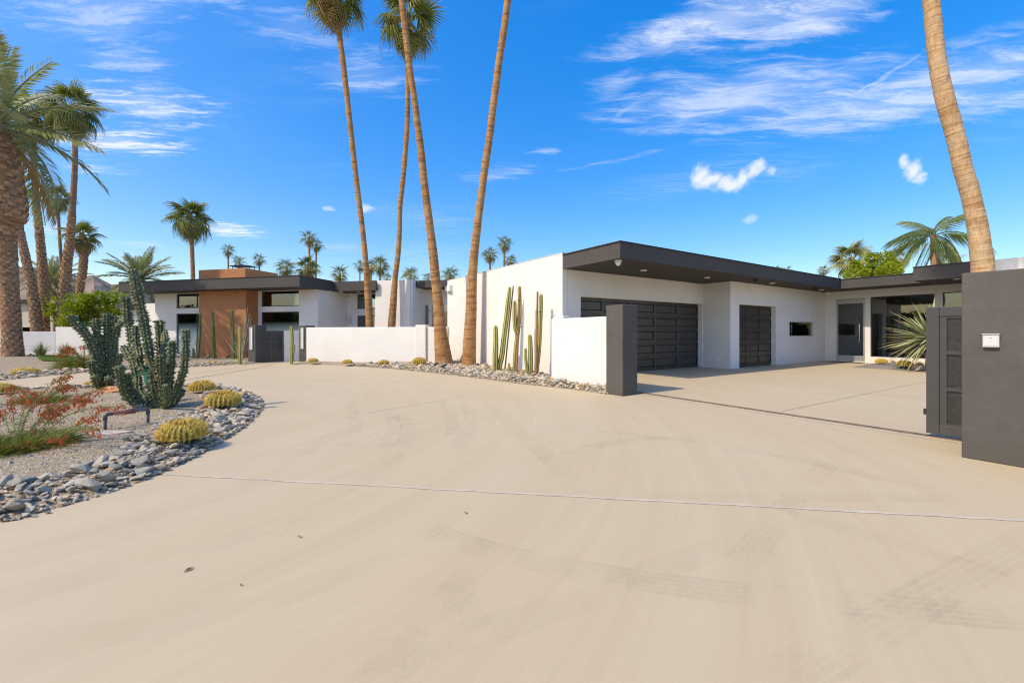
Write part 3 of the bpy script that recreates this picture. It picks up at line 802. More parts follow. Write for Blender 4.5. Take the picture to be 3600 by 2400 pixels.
def garage_door(s0, s1, n, z1, cols, rows, name='garage_door'):
    mb = MB(); gf.box(mb, s0, s1, n, n + 0.04, 0.0, z1)
    rh = (z1 - 0.06) / rows
    for r_ in range(rows):                        # each section: rails stand proud around recessed panels
        za, zb = r_ * rh + 0.004, (r_ + 1) * rh - 0.004
        gf.box(mb, s0, s1, n - 0.036, n - 0.0005, za + 0.006, za + 0.10); gf.box(mb, s0, s1, n - 0.036, n - 0.0005, zb - 0.055, zb - 0.004)
        cw = (s1 - s0) / cols
        for c in range(cols + 1):
            x = s0 + c * cw; x0, x1 = max(s0, x - 0.055), min(s1, x + 0.055)
            gf.box(mb, x0, x1, n - 0.035, n - 0.0005, za + 0.10, zb - 0.055)
    d = mb.build(name, M['door'], root, O)
    cw = (s1 - s0) / cols; w, h = cw - 0.11 - 0.05, rh - 0.163 - 0.04
    pm = None; k = 0.035
    for r_ in range(rows):
        for c in range(cols):
            cs, cz = s0 + (c + .5) * cw, r_ * rh + 0.004 + 0.10 + (rh - 0.163) / 2
            if pm is None:
                q = MB(); a, nn = gf.a, gf.n
                def pt(s, z, dn): v = a * s + nn * dn; return (v.x, v.y, z)
                q.add([pt(-w / 2, -h / 2, 0), pt(w / 2, -h / 2, 0), pt(w / 2, h / 2, 0), pt(-w / 2, h / 2, 0),
                       pt(-w / 2 + k, -h / 2 + k, -0.024), pt(w / 2 - k, -h / 2 + k, -0.024), pt(w / 2 - k, h / 2 - k, -0.024), pt(-w / 2 + k, h / 2 - k, -0.024)],
                      [(0, 1, 5, 4), (1, 2, 6, 5), (2, 3, 7, 6), (3, 0, 4, 7), (4, 5, 6, 7)])
                po = q.build('panel', M['door'], d); pm = po.data
            else:
                po = bpy.data.objects.new('panel', pm); COL.objects.link(po); po.parent = d
            p = gf.p(cs, n - 0.0008, cz); po.location = (p[0] - O[0], p[1] - O[1], p[2])
    return d
garage_door(0.60, 7.6, 0.225, 2.66, 5, 5)
d2 = garage_door(8.2, 11.32, -0.965, 2.62, 3, 5); d2['label'] = 'narrow charcoal single garage door'
# slot window
mb = MB()
for b in ((12.53, 14.98, 1.26, 1.30), (12.53, 14.98, 1.91, 1.95), (12.53, 12.57, 1.30, 1.91), (14.94, 14.98, 1.30, 1.91)):
    gf.box(mb, b[0], b[1], -1.197, -1.10, b[2], b[3])
w = mb.build('slot_window', M['alu'], root, O)
mb = MB(); gf.box(mb, 12.57, 14.94, -1.15, -1.142, 1.30, 1.91); mb.build('pane', M['glassdark'], w, O)
mb = MB(); gf.box(mb, 12.3, 15.2, -0.3, -0.25, 0.9, 2.3); gf.box(mb, 13.3, 13.36, -0.9, -0.3, 1.0, 2.2); mb.build('room_wall', M['roomdark'], root, O)
# soffit lamps, cameras, vents
for (px, py) in ((2262.5, 951), (2485.7, 976.3), (2715.6, 995.5), (2887.5, 1019.6)):
    d = (SOF - EYE) * F / (HY - py); x = (px - 1800) / F * d
    mb = MB(); mb.tube([(x, d, SOF + 0.011), (x, d, SOF - 0.012)], [0.11, 0.10], 20)
    mb.build('downlight', M['lamp'], root, O, smooth=False)
for (px, py) in ((2656, 982), (2866.5, 1012)):
    d = (SOF - EYE) * F / (HY - py); x = (px - 1800) / F * d
    mb = MB(); mb.tube([(x, d, SOF + 0.011), (x, d, SOF - 0.10)], [0.06, 0.06], 14); mb.build('spot_lamp', M['black'], root, O)
x, d = 2.99, 11.85
mb = MB(); mb.tube([(x, d, SOF + 0.011), (x, d, SOF - 0.04)], [0.1, 0.1], 18)
mb.tube([(x, d, SOF - 0.041), (x, d, SOF - 0.10), (x, d, SOF - 0.14), (x, d, SOF - 0.16)], [0.085, 0.075, 0.045, 0.01], 18)
mb.build('dome_camera', M['whitepaint'], root, O, smooth=True)
ex, ey = gf.p(16.1, -1.45, 0)[:2]
mb = MB(); mb.tube([(ex, ey, SOF + 0.011), (ex, ey, SOF - 0.05), (ex, ey, SOF - 0.12), (ex, ey, SOF - 0.14)], [0.09, 0.09, 0.06, 0.01], 14)
mb.build('dome_camera', M['whitepaint'], root, O, smooth=True)
for (s, n, z) in ((-0.2, 0, 0.36),):
    pass
# vents on the jog wall (facing -s) and one beside the narrow door
for n0 in (-0.36, -0.72):
    mb = MB(); gf.box(mb, 7.612, 7.63, n0, n0 + 0.26, 0.24, 0.44)
    for k in range(4): gf.box(mb, 7.602, 7.612, n0 + 0.02, n0 + 0.24, 0.26 + k * 0.045, 0.285 + k * 0.045)
    mb.build('vent', M['whitepaint'], root, O)
mb = MB(); gf.box(mb, 11.52, 11.72, -1.206, -1.19, 0.20, 0.38); gf.box(mb, 11.54, 11.61, -1.216, -1.206, 0.22, 0.36); gf.box(mb, 11.63, 11.70, -1.216, -1.206, 0.22, 0.36)
mb.build('vent', M['whitepaint'], root, O)
mb = MB(); gf.box(mb, 12.05, 12.16, -1.203, -1.19, 0.23, 0.36); mb.build('outlet_cover', M['whitepaint'], root, O)
# wall lamp at the far end of the side wall
mb = MB(); gf.box(mb, -0.17, 0.0, 8.1, 8.42, 3.42, 3.72); mb.build('wall_lamp', M['whitepaint'], root, O, bevel=0.01)
mb = MB(); gf.box(mb, -0.15, -0.02, 8.425, 8.66, 3.46, 3.66); mb.build('flood_lamp', M['alu'], root, O, bevel=0.01)

# ------------------------------------------------------------------ entry wing
E0 = Vector(gf.p(16.4 - 0.0, -1.19, 0)[:2]); E0 = Vector((15.96, 21.45))
ef = Fr(E0, UY, -UX)                            # s towards the camera, n into the house (along the garage direction)
O = (E0.x, E0.y, 0)
root = thing('entry_wing', 'white entry wing with tall glass door and big windows under charcoal roof edge', 'house', O)
mb = MB(); ef.wall(mb, -1.2, 7.6, 0, 0.22, 0, 3.475, [(0.46, 1.62, 0.05, 3.10), (1.825, 4.02, 0.30, 3.12), (4.26, 6.2, 0.30, 3.14)])
mb.build('front_wall', M['white'], root, O, weld=True)
mb = MB(); ef.wall(mb, -0.3, 4.1, -1.62, -1.5, SOF, FTOP - 0.03); mb.build('fascia', M['fascia'], root, O)
mb = MB(); ef.box(mb, -0.9, 7.5, -1.5, -0.002, SOF + 0.002, SOF + 0.08); mb.build('soffit', M['fascia'], root, O)
mb = MB(); ef.box(mb, -0.3, 4.1, -1.65, -1.4, FTOP - 0.029, FTOP); mb.build('roof_edge', M['edge'], root, O)
mb = MB(); ef.box(mb, -1.5, 8, -1.4, 9, FTOP - 0.3, FTOP - 0.1); mb.build('roof', M['cream'], root, O)
fs0 = 4.12
mb = MB(); ef.box(mb, fs0, 6.0, -3.4, -1.0, 3.42, 3.93); mb.build('raised_fascia', M['fascia'], root, O)
mb = MB(); ef.box(mb, fs0 - 0.02, 6.0, -3.43, -3.2, 3.931, 3.955); mb.build('raised_roof_edge', M['edge'], root, O)
q = ef.p(5.2, -2.9, 0); mb = MB(); mb.tube([(q[0], q[1], 3.419), (q[0], q[1], 3.40)], [0.1, 0.1], 18); mb.build('downlight', M['lamp'], root, O)
mb = MB(); ef.box(mb, 6.01, 12.0, -3.3, -1.0, 0, 3.95); mb.build('side_block', M['white'], root, O, bevel=0.015)
# glass door
s0, s1, z0, z1 = 0.46, 1.62, 0.05, 3.10
mb = MB()
for b in ((s0, s0 + .05, z0, z1), (s1 - .05, s1, z0, z1), (s0 + .05, s1 - .05, z1 - .06, z1)): ef.box(mb, b[0], b[1], -0.012, 0.1, b[2], b[3])
ef.box(mb, s0 + .055, s1 - .055, 0.03, 0.075, z0 + 0.01, z0 + 0.27); ef.box(mb, s0 + .055, s1 - .055, 0.03, 0.075, z1 - 0.24, z1 - 0.062)
ef.box(mb, s0 + .055, s0 + .075, 0.03, 0.075, z0 + 0.27, z1 - 0.24); ef.box(mb, s1 - .075, s1 - .055, 0.03, 0.075, z0 + 0.27, z1 - 0.24)
dr = mb.build('glass_door', M['alu'], root, O)
mb = MB(); ef.box(mb, s0 + .075, s1 - .075, 0.045, 0.057, z0 + 0.27, z1 - 0.24); mb.build('pane', M['glassdark'], dr, O)
mb = MB(); hs = s1 - 0.2
a, b = ef.p(hs, -0.06, 0.95), ef.p(hs, -0.06, 2.15); mb.tube([a, b], [0.022, 0.022], 10)
for z in (1.15, 1.95): mb.tube([ef.p(hs, -0.06, z), ef.p(hs, 0.045, z)], [0.012, 0.012], 8)
mb.build('handle', M['steel'], dr, O, smooth=True)
mb = MB(); ef.box(mb, s0 - 0.1, s1 + 0.05, -0.75, -0.15, 0.004, 0.022); tag(mb.build('door_mat', M['roomdark']), 'dark door mat lying in front of the glass entry door', 'mat')
mb = MB(); ef.box(mb, s0 - 0.15, s1 + 0.1, -0.10, -0.001, 0.0, 0.05); mb.build('door_sill', M['white'], root, O)
def window(fr, s0, s1, n, z0, z1, fw, frame, pane, root, O, name='window', mull=()):
    mb = MB()
    for b in ((s0, s1, z0, z0 + fw), (s0, s1, z1 - fw, z1), (s0, s0 + fw, z0 + fw, z1 - fw), (s1 - fw, s1, z0 + fw, z1 - fw)):
        fr.box(mb, b[0], b[1], n, n + 0.07, b[2], b[3])
    for m in mull: fr.box(mb, m - fw / 2, m + fw / 2, n + 0.002, n + 0.068, z0 + fw, z1 - fw)
    w = mb.build(name, M[frame], root, O)
    edges = [s0 + fw] + [e for m in mull for e in (m - fw / 2, m + fw / 2)] + [s1 - fw]
    for k in range(0, len(edges), 2):
        mb = MB(); fr.box(mb, edges[k], edges[k + 1], n + 0.03, n + 0.042, z0 + fw, z1 - fw); mb.build('pane', M[pane], w, O)
    return w
window(ef, 1.825, 4.02, 0.06, 0.30, 3.12, 0.035, 'darkframe', 'glassdark', root, O)
window(ef, 4.26, 6.2, 0.06, 0.30, 3.14, 0.035, 'darkframe', 'glassdark', root, O)
# what one sees through the glass
mb = MB(); ef.box(mb, -1.1, 7.4, 5.0, 5.1, 0, 3.4); ef.box(mb, -1.1, -1.0, 0.3, 5.0, 0, 3.4); ef.box(mb, 7.3, 7.4, 0.3, 5.0, 0, 3.4)
mb.build('room_wall', M['room'], root, O)
mb = MB(); ef.box(mb, -1.0, 7.3, 0.23, 5.0, 0.02, 0.06); mb.build('room_floor', M['room'], root, O)
mb = MB(); ef.box(mb, -1.0, 7.3, 0.23, 5.0, 3.36, 3.4); mb.build('room_ceiling', M['roomlight'], root, O)
mb = MB(); ef.box(mb, 2.1, 2.2, 1.2, 5.0, 0.06, 3.3); ef.box(mb, 0.3, 1.2, 2.6, 3.0, 0.06, 1.25); mb.build('room_partition', M['roomdark'], root, O)
mb = MB(); ef.box(mb, 3.0, 3.7, 4.9, 4.99, 0.06, 2.3); mb.build('inner_door', M['roomdark'], root, O)

# ------------------------------------------------------------------ front (chimney) wing
H0 = Vector((-10.8, 21.4)); hf = Fr(H0, 0.97, -0.243); O = (H0.x, H0.y, 0)
HS, HT = 3.78, 4.33
root = thing('chimney_wing', 'white house wing with brown chimney block and wide charcoal flat roof', 'house', O)
RL = -12.37
mb = MB(); hf.wall(mb, RL, 0, 0, 0.12, HS, HT); hf.box(mb, -0.12, 0, 0.12, 2.6, HS, HT); hf.box(mb, RL, RL + .12, 0.12, 8, HS, HT)
mb.build('fascia', M['fascia'], root, O)
mb = MB(); hf.box(mb, RL + .12, -0.12, 0.12, 8.0, HS + 0.012, HS + 0.1); mb.build('soffit', M['fascia'], root, O)
mb = MB(); hf.box(mb, RL - .03, 0.03, -0.03, 0.2, HT + 0.001, HT + 0.03); hf.box(mb, -0.2, 0.03, 0.2, 2.57, HT + 0.001, HT + 0.03); mb.build('roof_edge', M['edge'], root, O)
f2_roof = hf.s_at(1321, 2.6) - 0.05
mb = MB(); hf.box(mb, RL + .2, -0.13, 0.2, 2.71, HT - 0.25, HT - 0.1); hf.box(mb, RL + .2, f2_roof, 2.73, 10.0, HT - 0.25, HT - 0.1); mb.build('roof', M['cream'], root, O)
# brown chimney block through the roof
bl, br = hf.s_at(698.7, 0.72), hf.s_at(864.7, 0.72)
mb = MB(); hf.box(mb, bl, br, 0.72, 3.4, 0, HS + 0.01); mb.build('chimney_block', M['brown'], root, O, bevel=0.02)
cl, cr = hf.s_at(697.5, 1.25), hf.s_at(863, 1.25)
mb = MB(); hf.box(mb, cl, cr, 1.25, 3.6, HT - 0.05, 5.08); hf.box(mb, cl - .05, cr + .3, 1.0, 3.7, HT - 0.09, HT + 0.1)
ch = mb.build('chimney', M['brown'], root, O, bevel=0.03)
q = hf.p(cr - 1.35, 2.4, 0)
mb = MB()
for dx, dy in ((-.5, -.25), (.5, -.25), (.5, .25), (-.5, .25)): mb.tube([(q[0] + dx, q[1] + dy, 5.05), (q[0] + dx, q[1] + dy, 5.38)], [0.02, 0.02], 6)
mb.box(q[0] - .62, q[0] + .62, q[1] - .36, q[1] + .36, 5.36, 5.39)
mb.add([(q[0] - .62, q[1] - .36, 5.391), (q[0] + .62, q[1] - .36, 5.391), (q[0] + .62, q[1] + .36, 5.391), (q[0] - .62, q[1] + .36, 5.391), (q[0], q[1], 5.50)], [(0, 1, 4), (1, 2, 4), (2, 3, 4), (3, 0, 4)])
mb.build('chimney_cap', M['black'], ch, O)
# right front wall with its two windows
NW = 1.52
w0, w1 = hf.s_at(918, NW), hf.s_at(1051, NW); wr = hf.s_at(1117, NW)
mb = MB(); hf.wall(mb, br, wr, NW, NW + 0.2, 0, HS + 0.011, [(w0, w1, 0.45, 2.60), (w0, w1, 2.90, HS - 0.02)])
mb.build('front_wall', M['white'], root, O, weld=True)
window(hf, w0, w1, NW + 0.06, 0.45, 2.60, 0.045, 'darkframe', 'frost', root, O)
window(hf, w0, w1, NW + 0.06, 2.90, HS - 0.02, 0.045, 'darkframe', 'glass', root, O)
# left front wall
l0, l1 = hf.s_at(545, NW), hf.s_at(698, NW) ; a0 = hf.s_at(620, NW)
mb = MB(); hf.wall(mb, l0, bl, NW, NW + 0.2, 0, HS + 0.011, [(a0, bl - 0.02, 0.16, 2.57), (a0, bl - 0.02, 2.89, HS - 0.02)])
mb.build('front_wall', M['white'], root, O, weld=True)
window(hf, a0, bl - 0.02, NW + 0.06, 0.16, 2.57, 0.045, 'darkframe', 'frost', root, O, mull=((a0 + bl) / 2 + 0.15,))
window(hf, a0, bl - 0.02, NW + 0.06, 2.89, HS - 0.02, 0.045, 'darkframe', 'glass', root, O, mull=((a0 + bl) / 2 + 0.15,))
mb = MB(); hf.box(mb, l0, l0 + .2, NW + .2, 8, 0, HS + 0.011); mb.build('side_wall', M['white'], root, O)
# recessed entry to the right: side wall, back wall
mb = MB(); hf.box(mb, wr - .2, wr, NW + .2, 4.1, 0, HS + 0.011); mb.build('side_wall', M['white'], root, O)
NB = 4.1
e0, e1 = hf.s_at(1256, NB), hf.s_at(1345, NB)
mb = MB(); hf.wall(mb, wr - .2, e1 + .6, NB, NB + .2, 0, HS + 0.02, [(e0, e1, 0.2, 2.45), (e0, e1, 2.85, HS - 0.05)]); mb.build('back_wall', M['white'], root, O, weld=True)
window(hf, e0, e1, NB + .05, 0.2, 2.45, 0.06, 'darkframe', 'glass', root, O)
window(hf, e0, e1, NB + .05, 2.85, HS - 0.05, 0.06, 'darkframe', 'glassdark', root, O)
x_, y_ = hf.p(hf.s_at(1232, NB), NB - 0.08, 0)[:2]
mb = MB(); mb.tube([(x_, y_, 1.95), (x_, y_, 2.42)], [0.06, 0.06], 10); mb.build('wall_lamp', M['alu'], root, O)
x_, y_ = hf.p(hf.s_at(1226, NB), NB - 0.04, 0)[:2]
mb = MB(); mb.tube([(x_, y_ + .03, 3.52), (x_, y_ - 0.05, 3.52)], [0.08, 0.05], 14); mb.build('dome_camera', M['whitepaint'], root, O)
f2 = hf.s_at(1321, 2.6)
mb = MB(); hf.box(mb, -0.0, f2, 2.6, 2.72, HS, HT - 0.01); mb.build('fascia', M['fascia'], root, O)
mb = MB(); hf.box(mb, -0.12, f2 - 0.01, 2.72, 6.0, HS + 0.013, HS + 0.09); mb.build('soffit', M['fascia'], root, O)
for (px, n) in ((1160, 2.45), (1199, 3.0), (1260, 3.3)):
    q = hf.p(hf.s_at(px, n), n, 0); mb = MB(); mb.tube([(q[0], q[1], HS + 0.012), (q[0], q[1], HS - 0.01)], [0.1, 0.1], 14); mb.build('downlight', M['lamp'], root, O)
# rooms behind the glass
mb = MB(); hf.box(mb, l0 + .2, wr - .2, 6.4, 6.5, 0, HS); hf.box(mb, br - 1.0, br - 0.9, 3.4, 6.4, 0, HS)
mb.build('room_wall', M['room'], root, O)
mb = MB(); hf.box(mb, l0 + .2, wr - .2, NW + .2, 6.4, 0.02, 0.08); mb.build('room_floor', M['room'], root, O)
mb = MB(); hf.box(mb, l0 + .25, a0 + 1.2, 3.8, 3.9, 0.08, HS - .1); mb.build('room_partition', M['roomlight'], root, O)
mb = MB(); hf.box(mb, w0 + .9, w0 + 1.25, 3.2, 3.5, 0.08, 2.55); hf.box(mb, w0 + 1.6, w0 + 2.05, 3.4, 3.7, 0.08, 2.55); mb.build('room_column', M['brown'], root, O)
mb = MB(); hf.box(mb, w0 + .3, w0 + .8, 3.0, 3.4, 1.95, 2.0); mb.build('shelf', M['whitepaint'], root, O)
# low annex behind the big cactus, with its own cap
an0 = hf.s_at(452, 2.6)
mb = MB(); hf.box(mb, an0, l0 - 0.002, 2.6, 2.8, 0, 3.32); mb.build('annex_wall', M['white'], root, O, bevel=0.01)
q0, q1 = hf.s_at(404, 2.0), hf.s_at(458, 2.0)
mb = MB(); hf.box(mb, q0, q1, 2.0, 4.5, 2.95, 3.30); mb.build('annex_roof', M['fascia'], root, O)

# ------------------------------------------------------------------ middle wing: white fin, porch with glazed doors
root = thing('porch_wing', 'white middle wing with tall fin wall and glazed doors below a dark roof edge', 'house', O)
fa, fb = hf.s_at(1321, 2.85), hf.s_at(1441, 2.85)
mb = MB()
bt = 0.1
P_ = hf.p
mb.hexa([P_(fa - bt, 2.78, 0), P_(fb, 2.78, 0), P_(fb, 3.3, 0), P_(fa - bt, 3.3, 0), P_(fa, 2.85, HT), P_(fb, 2.85, HT), P_(fb, 3.3, HT), P_(fa, 3.3, HT)])
mb.build('fin_wall', M['white'], root, O, bevel=0.02)
pa, pb = fb - 0.05, hf.s_at(1600, 3.4)
mb = MB(); hf.hexa = None
fb2 = hf.s_at(1453, 3.0)
mb.hexa([P_(fb + .004, 2.95, 0), P_(fb2 - .12, 2.95, 0), P_(fb2 - .12, 5.2, 0), P_(fb + .004, 5.2, 0), P_(fb + .004, 2.95, HT + .02), P_(fb2, 2.95, HT + .02), P_(fb2, 5.2, HT + .02), P_(fb + .004, 5.2, HT + .02)])
mb.build('return_wall', M['white'], root, O)
mb = MB(); hf.box(mb, hf.s_at(1438, 2.9), pb, 3.302, 3.42, 3.93, 4.32); mb.build('fascia', M['fascia'], root, O)
mb = MB(); hf.box(mb, fb2 + .004, pb, 3.42, 6.2, 3.94, 4.02); mb.build('soffit', M['fascia'], root, O)
n_ = 4.6
g0, g1 = hf.s_at(1470, n_), hf.s_at(1600, n_)
mb = MB(); hf.wall(mb, fb2 + 0.004, g1 + .4, n_, n_ + .2, 0, 3.94, [(g0, g1, 0.05, 3.15)]); mb.build('back_wall', M['white'], root, O, weld=True)
gw = (g1 - g0) / 3
for k in range(3):
    window(hf, g0 + k * gw + .005, g0 + (k + 1) * gw - .005, n_ - 0.02 - 0.001 * k, 0.06, 3.14, 0.09, 'whitepaint', 'glass', root, O, name='glazed_door')
mb = MB(); hf.box(mb, g0 - 1, g1 + 2, 7.0, 7.1, 0, 3.9); mb.build('room_wall', M['room'], root, O)
for k in range(1, 3):
    for z in (0.6, 1.6, 2.6):
        mb = MB(); hf.box(mb, g0 + k * gw - .03, g0 + k * gw + .03, n_ - 0.045, n_ - 0.024, z, z + 0.22)
        mb.build('hinge', M['alu'], root, O)

# ------------------------------------------------------------------ walls, piers, gates
def low_wall(label, name='garden_wall', boxes=(), mat='white', bev=0.03, grp=None):
    b = MB()
    for fr, *r in boxes: fr.box(b, *r)
    return tag(b.build(name, M[mat], bevel=bev), label, 'wall', grp)
pf = Fr((2.507, 9.54), UX, UY)                 # front corner of the dark pier, s along the court, n away
low_wall('square charcoal pier at the end of the low white wall by the driveway gate', 'gate_pier', [(pf, 0, 0.5, 0, 0.51, 0, 2.085)], 'dark', 0.012)
SC.objects['gate_pier']['category'] = 'pier'
uo = (Vector((1.156, 12.4)) - Vector((2.507, 9.54))).dot(Vector((UX, UY)))
low_wall('low white wall beside the charcoal pier, between stones and garage court', 'garden_wall', [(pf, uo, uo + 0.22, 0.512, 3.14, 0, 1.85)])
low_wall('short white return wall with raised end joining the tall garage side wall', 'garden_wall',
         [(pf, uo + 0.222, uo + 0.76, 3.0, 3.22, 0, 1.86), (gf, -0.26, -0.002, -0.35, 0.12, 0, 1.97)], bev=0.02)
# front garden wall between entry pier and the palms, with its pilaster
lw = Fr((-10.0, 20.45), 0.962, -0.272)
pil = lw.s_at(1460, -0.06)
low_wall('long low white wall with pilaster, golden cacti and palm bases in front', 'garden_wall',
         [(lw, 0.0, pil, 0, 0.2, 0, 1.69), (lw, pil + .002, lw.s_at(1497, -0.06), -0.08, 0.28, 0, 1.78), (lw, lw.s_at(1497, -0.06) + .002, lw.s_at(1577, 0.1), 0.02, 0.2, 0, 1.69)])
def pier(fx, fy, label):
    fr = Fr((fx, fy), 0.97, -0.243)           # right front corner
    o = (fx, fy, 0)
    t = thing('gate_pier', label, 'pier', o, 'charcoal piers at the entry gate')
    b = MB(); fr.box(b, -0.42, 0, 0, 0.62, 0, 1.79); b.build('pier_body', M['dark'], t, o, bevel=0.012)
    b = MB(); fr.box(b, -0.30, -0.13, -0.035, -0.001, 0.62, 1.68); l_ = b.build('wall_light', M['alu'], t, o)
    b = MB(); fr.box(b, -0.285, -0.235, -0.05, -0.036, 0.64, 1.66); fr.box(b, -0.195, -0.145, -0.05, -0.036, 0.64, 1.66); b.build('light_bar', M['lamp'], l_, o)
    return fr
p1 = G(898, 1276); p2 = G(1077, 1271)
pier(p1.x, p1.y, 'charcoal pier with bar light left of the small metal entry gate')
pr = pier(p2.x, p2.y, 'charcoal pier with bar light at left end of long white wall')
# small entry gate: between the piers
a_ = Vector((p1.x + 0.02, p1.y + 0.25)); b_ = Vector((p2.x - 0.42, p2.y + 0.2))
gt = Fr(a_, b_.x - a_.x, b_.y - a_.y)
gx1 = gt.s_at(998, 0.0)
o = (a_.x, a_.y, 0)
t = thing('entry_gate', 'small dark metal entry gate with six recessed panels between charcoal piers', 'gate', o)
b = MB()
zt = 1.53
cols_, rows_ = 2, 3
for i in range(cols_ + 1):
    s = 0.03 + i * (gx1 - 0.06) / cols_; gt.box(b, s - 0.03, s + 0.03, 0, 0.05, 0.03, zt)
cw_ = (gx1 - 0.06) / cols_
for j in range(rows_ + 1):
    z = 0.06 + j * (zt - 0.09) / rows_
    for i in range(cols_):
        s = 0.03 + i * cw_; gt.box(b, s + .031, s + cw_ - .031, 0.001, 0.049, z - 0.03, z + 0.03)
b.build('gate_frame', M['gate'], t, o)
for i in range(cols_):
    for j in range(rows_):
        s = 0.03 + i * cw_; z = 0.06 + j * (zt - 0.09) / rows_
        b = MB(); gt.box(b, s + .03, s + cw_ - .03, 0.02, 0.03, z + .03, z + (zt - .09) / rows_ - .03); b.build('panel', M['gate_panel'], t, o)
b = MB(); gt.box(b, gx1 - 0.2, gx1 - 0.14, -0.05, -0.002, 0.55, 1.25); b.build('handle', M['black'], t, o)
low_wall('narrow white wall piece between entry gate and the charcoal pier beside it', 'garden_wall', [(gt, gx1 + 0.01, (b_ - a_).length - 0.0, 0.0, 0.18, 0, 1.52)], bev=0.01)
# far left garden walls
fw = Fr(D(-300, 1168, 25.6).xy, (D(195, 1168, 27.2).xy - D(-300, 1168, 25.6).xy).x, (D(195, 1168, 27.2).xy - D(-300, 1168, 25.6).xy).y)
L1 = (D(195, 1168, 27.2).xy - D(-300, 1168, 25.6).xy).length
low_wall('low white boundary wall behind the shaggy date palm at the left edge', 'boundary_wall', [(fw, 0, L1, 0, 0.2, 0, 1.5)], bev=0.015)
fa_ = D(195, 1168, 26.7).xy; fb_ = Vector(hf.p(l0, 2.5, 0)[:2]); fw2 = Fr(fa_, (fb_ - fa_).x, (fb_ - fa_).y)
low_wall('low white wall running behind the big cactus to the house corner', 'boundary_wall', [(fw2, 0, (fb_ - fa_).length, 0, 0.2, 0, 1.79)], bev=0.015)
# right: charcoal wall with call box
rw = Fr((5.22, 4.89), UY, -UX)
o = (5.22, 4.89, 0)
t = thing('gate_wall', 'large charcoal stucco wall in the right foreground carrying a white call box', 'wall', o)
b = MB(); rw.box(b, 0, 3.4, 0, 0.42, 0, 2.135); b.build('wall_body', M['dark'], t, o, bevel=0.012)
cs = rw.s_at(3486, 0)
b = MB(); rw.box(b, cs - 0.062, cs + 0.062, -0.045, -0.001, 1.285, 1.425); k_ = b.build('call_box', M['callbox'], t, o, bevel=0.006)
b = MB(); rw.box(b, cs - 0.052, cs + 0.052, -0.049, -0.0452, 1.30, 1.41); b.build('call_box_cover', M['callbox'], k_, o, bevel=0.002)
b = MB(); rw.box(b, cs - 0.066, cs + 0.066, -0.056, -0.001, 1.4255, 1.434); b.build('call_box_hood', M['callbox'], k_, o)
b = MB(); rw.box(b, cs - 0.004, cs + 0.004, -0.051, -0.0492, 1.385, 1.393); b.build('call_box_light', M['black'], k_, o)
# sliding gate on its track behind the wall
tk = Fr((3.06, 10.05), UY, -UX)
g0 = tk.s_at(3258, 0.03)
b = MB(); tk.box(b, -0.1, 7.3, -0.045, -0.020, 0.002, 0.016); tk.box(b, -0.1, 7.3, 0.050, 0.075, 0.002, 0.016); tk.box(b, -0.1, 7.3, -0.0195, 0.0495, 0.002, 0.010)
struct('gate_track', b, M['track'])
b = MB(); tk.box(b, -0.05, 7.2, -0.085, -0.046, 0.0015, 0.004); struct('track_edging', b, M['joint_light'])
o = (*tk.p(g0, 0, 0)[:2], 0)
t = thing('sliding_gate', 'open dark metal sliding gate with recessed panels behind the charcoal wall', 'gate', o)
b = MB(); za, zb = 0.05, 1.80; GL = 4.6
tk.box(b, g0, g0 + 0.13, -0.002, 0.075, za, zb)
tk.box(b, g0 + .132, g0 + GL, 0.0, 0.07, zb - 0.13, zb); tk.box(b, g0 + .132, g0 + GL, 0.0, 0.07, za, za + 0.13)
b.build('gate_frame', M['gate'], t, o, bevel=0.004)
x = g0 + .133
while x < g0 + GL - 0.5:
    b = MB(); w_ = 0.72
    za2, zb2 = za + .132, zb - .132
    tk.box(b, x, x + 0.07, 0.012, 0.06, za2, zb2); tk.box(b, x + w_ - .06, x + w_, 0.012, 0.06, za2, zb2)
    rh = (zb2 - za2) / 3
    for j in range(4):
        z = za2 + j * rh; tk.box(b, x + .072, x + w_ - .062, 0.013, 0.059, max(za2, z - .025), min(zb2, z + .025))
    b.build('bay_frame', M['gate'], t, o)
    for j in range(3):
        b = MB(); tk.box(b, x + .07, x + w_ - .06, 0.034, 0.044, za2 + j * rh + .022, za2 + (j + 1) * rh - .022); b.build('panel', M['gate_panel'], t, o)
    x += w_ + 0.004
b = MB(); tk.box(b, g0 - .03, g0 - .002, 0.01, 0.05, 0.30, 0.38); b.build('latch', M['black'], t, o)
# ------------------------------------------------------------------ stones
def stone_meshes(n=14):
    out = []
    for k in range(n):
        bm = bmesh.new(); rr = random.Random(100 + k)
        for _ in range(17):
            v = Vector((rr.gauss(0, 1), rr.gauss(0, 1), rr.gauss(0, 1))).normalized()
            f = rr.uniform(0.75, 1.05)
            v = Vector((v.x * 0.5 * f, v.y * rr.uniform(0.30, 0.40) * f, v.z * rr.uniform(0.17, 0.26) * f))
            v.x = max(-0.42, min(0.44, v.x)); v.z = max(-0.16, min(0.16, v.z))
            bm.verts.new(v)
        r_ = bmesh.ops.convex_hull(bm, input=bm.verts)
        bmesh.ops.delete(bm, geom=list({g for g in r_['geom_interior'] + r_['geom_unused'] if isinstance(g, bmesh.types.BMVert)}), context='VERTS')
        bmesh.ops.dissolve_limit(bm, angle_limit=radians(9), verts=bm.verts, edges=bm.edges)
        me = bpy.data.meshes.new('stone'); bm.to_mesh(me); bm.free(); me.materials.append(M['stone']); out.append(me)
    return out
STONES = stone_meshes()
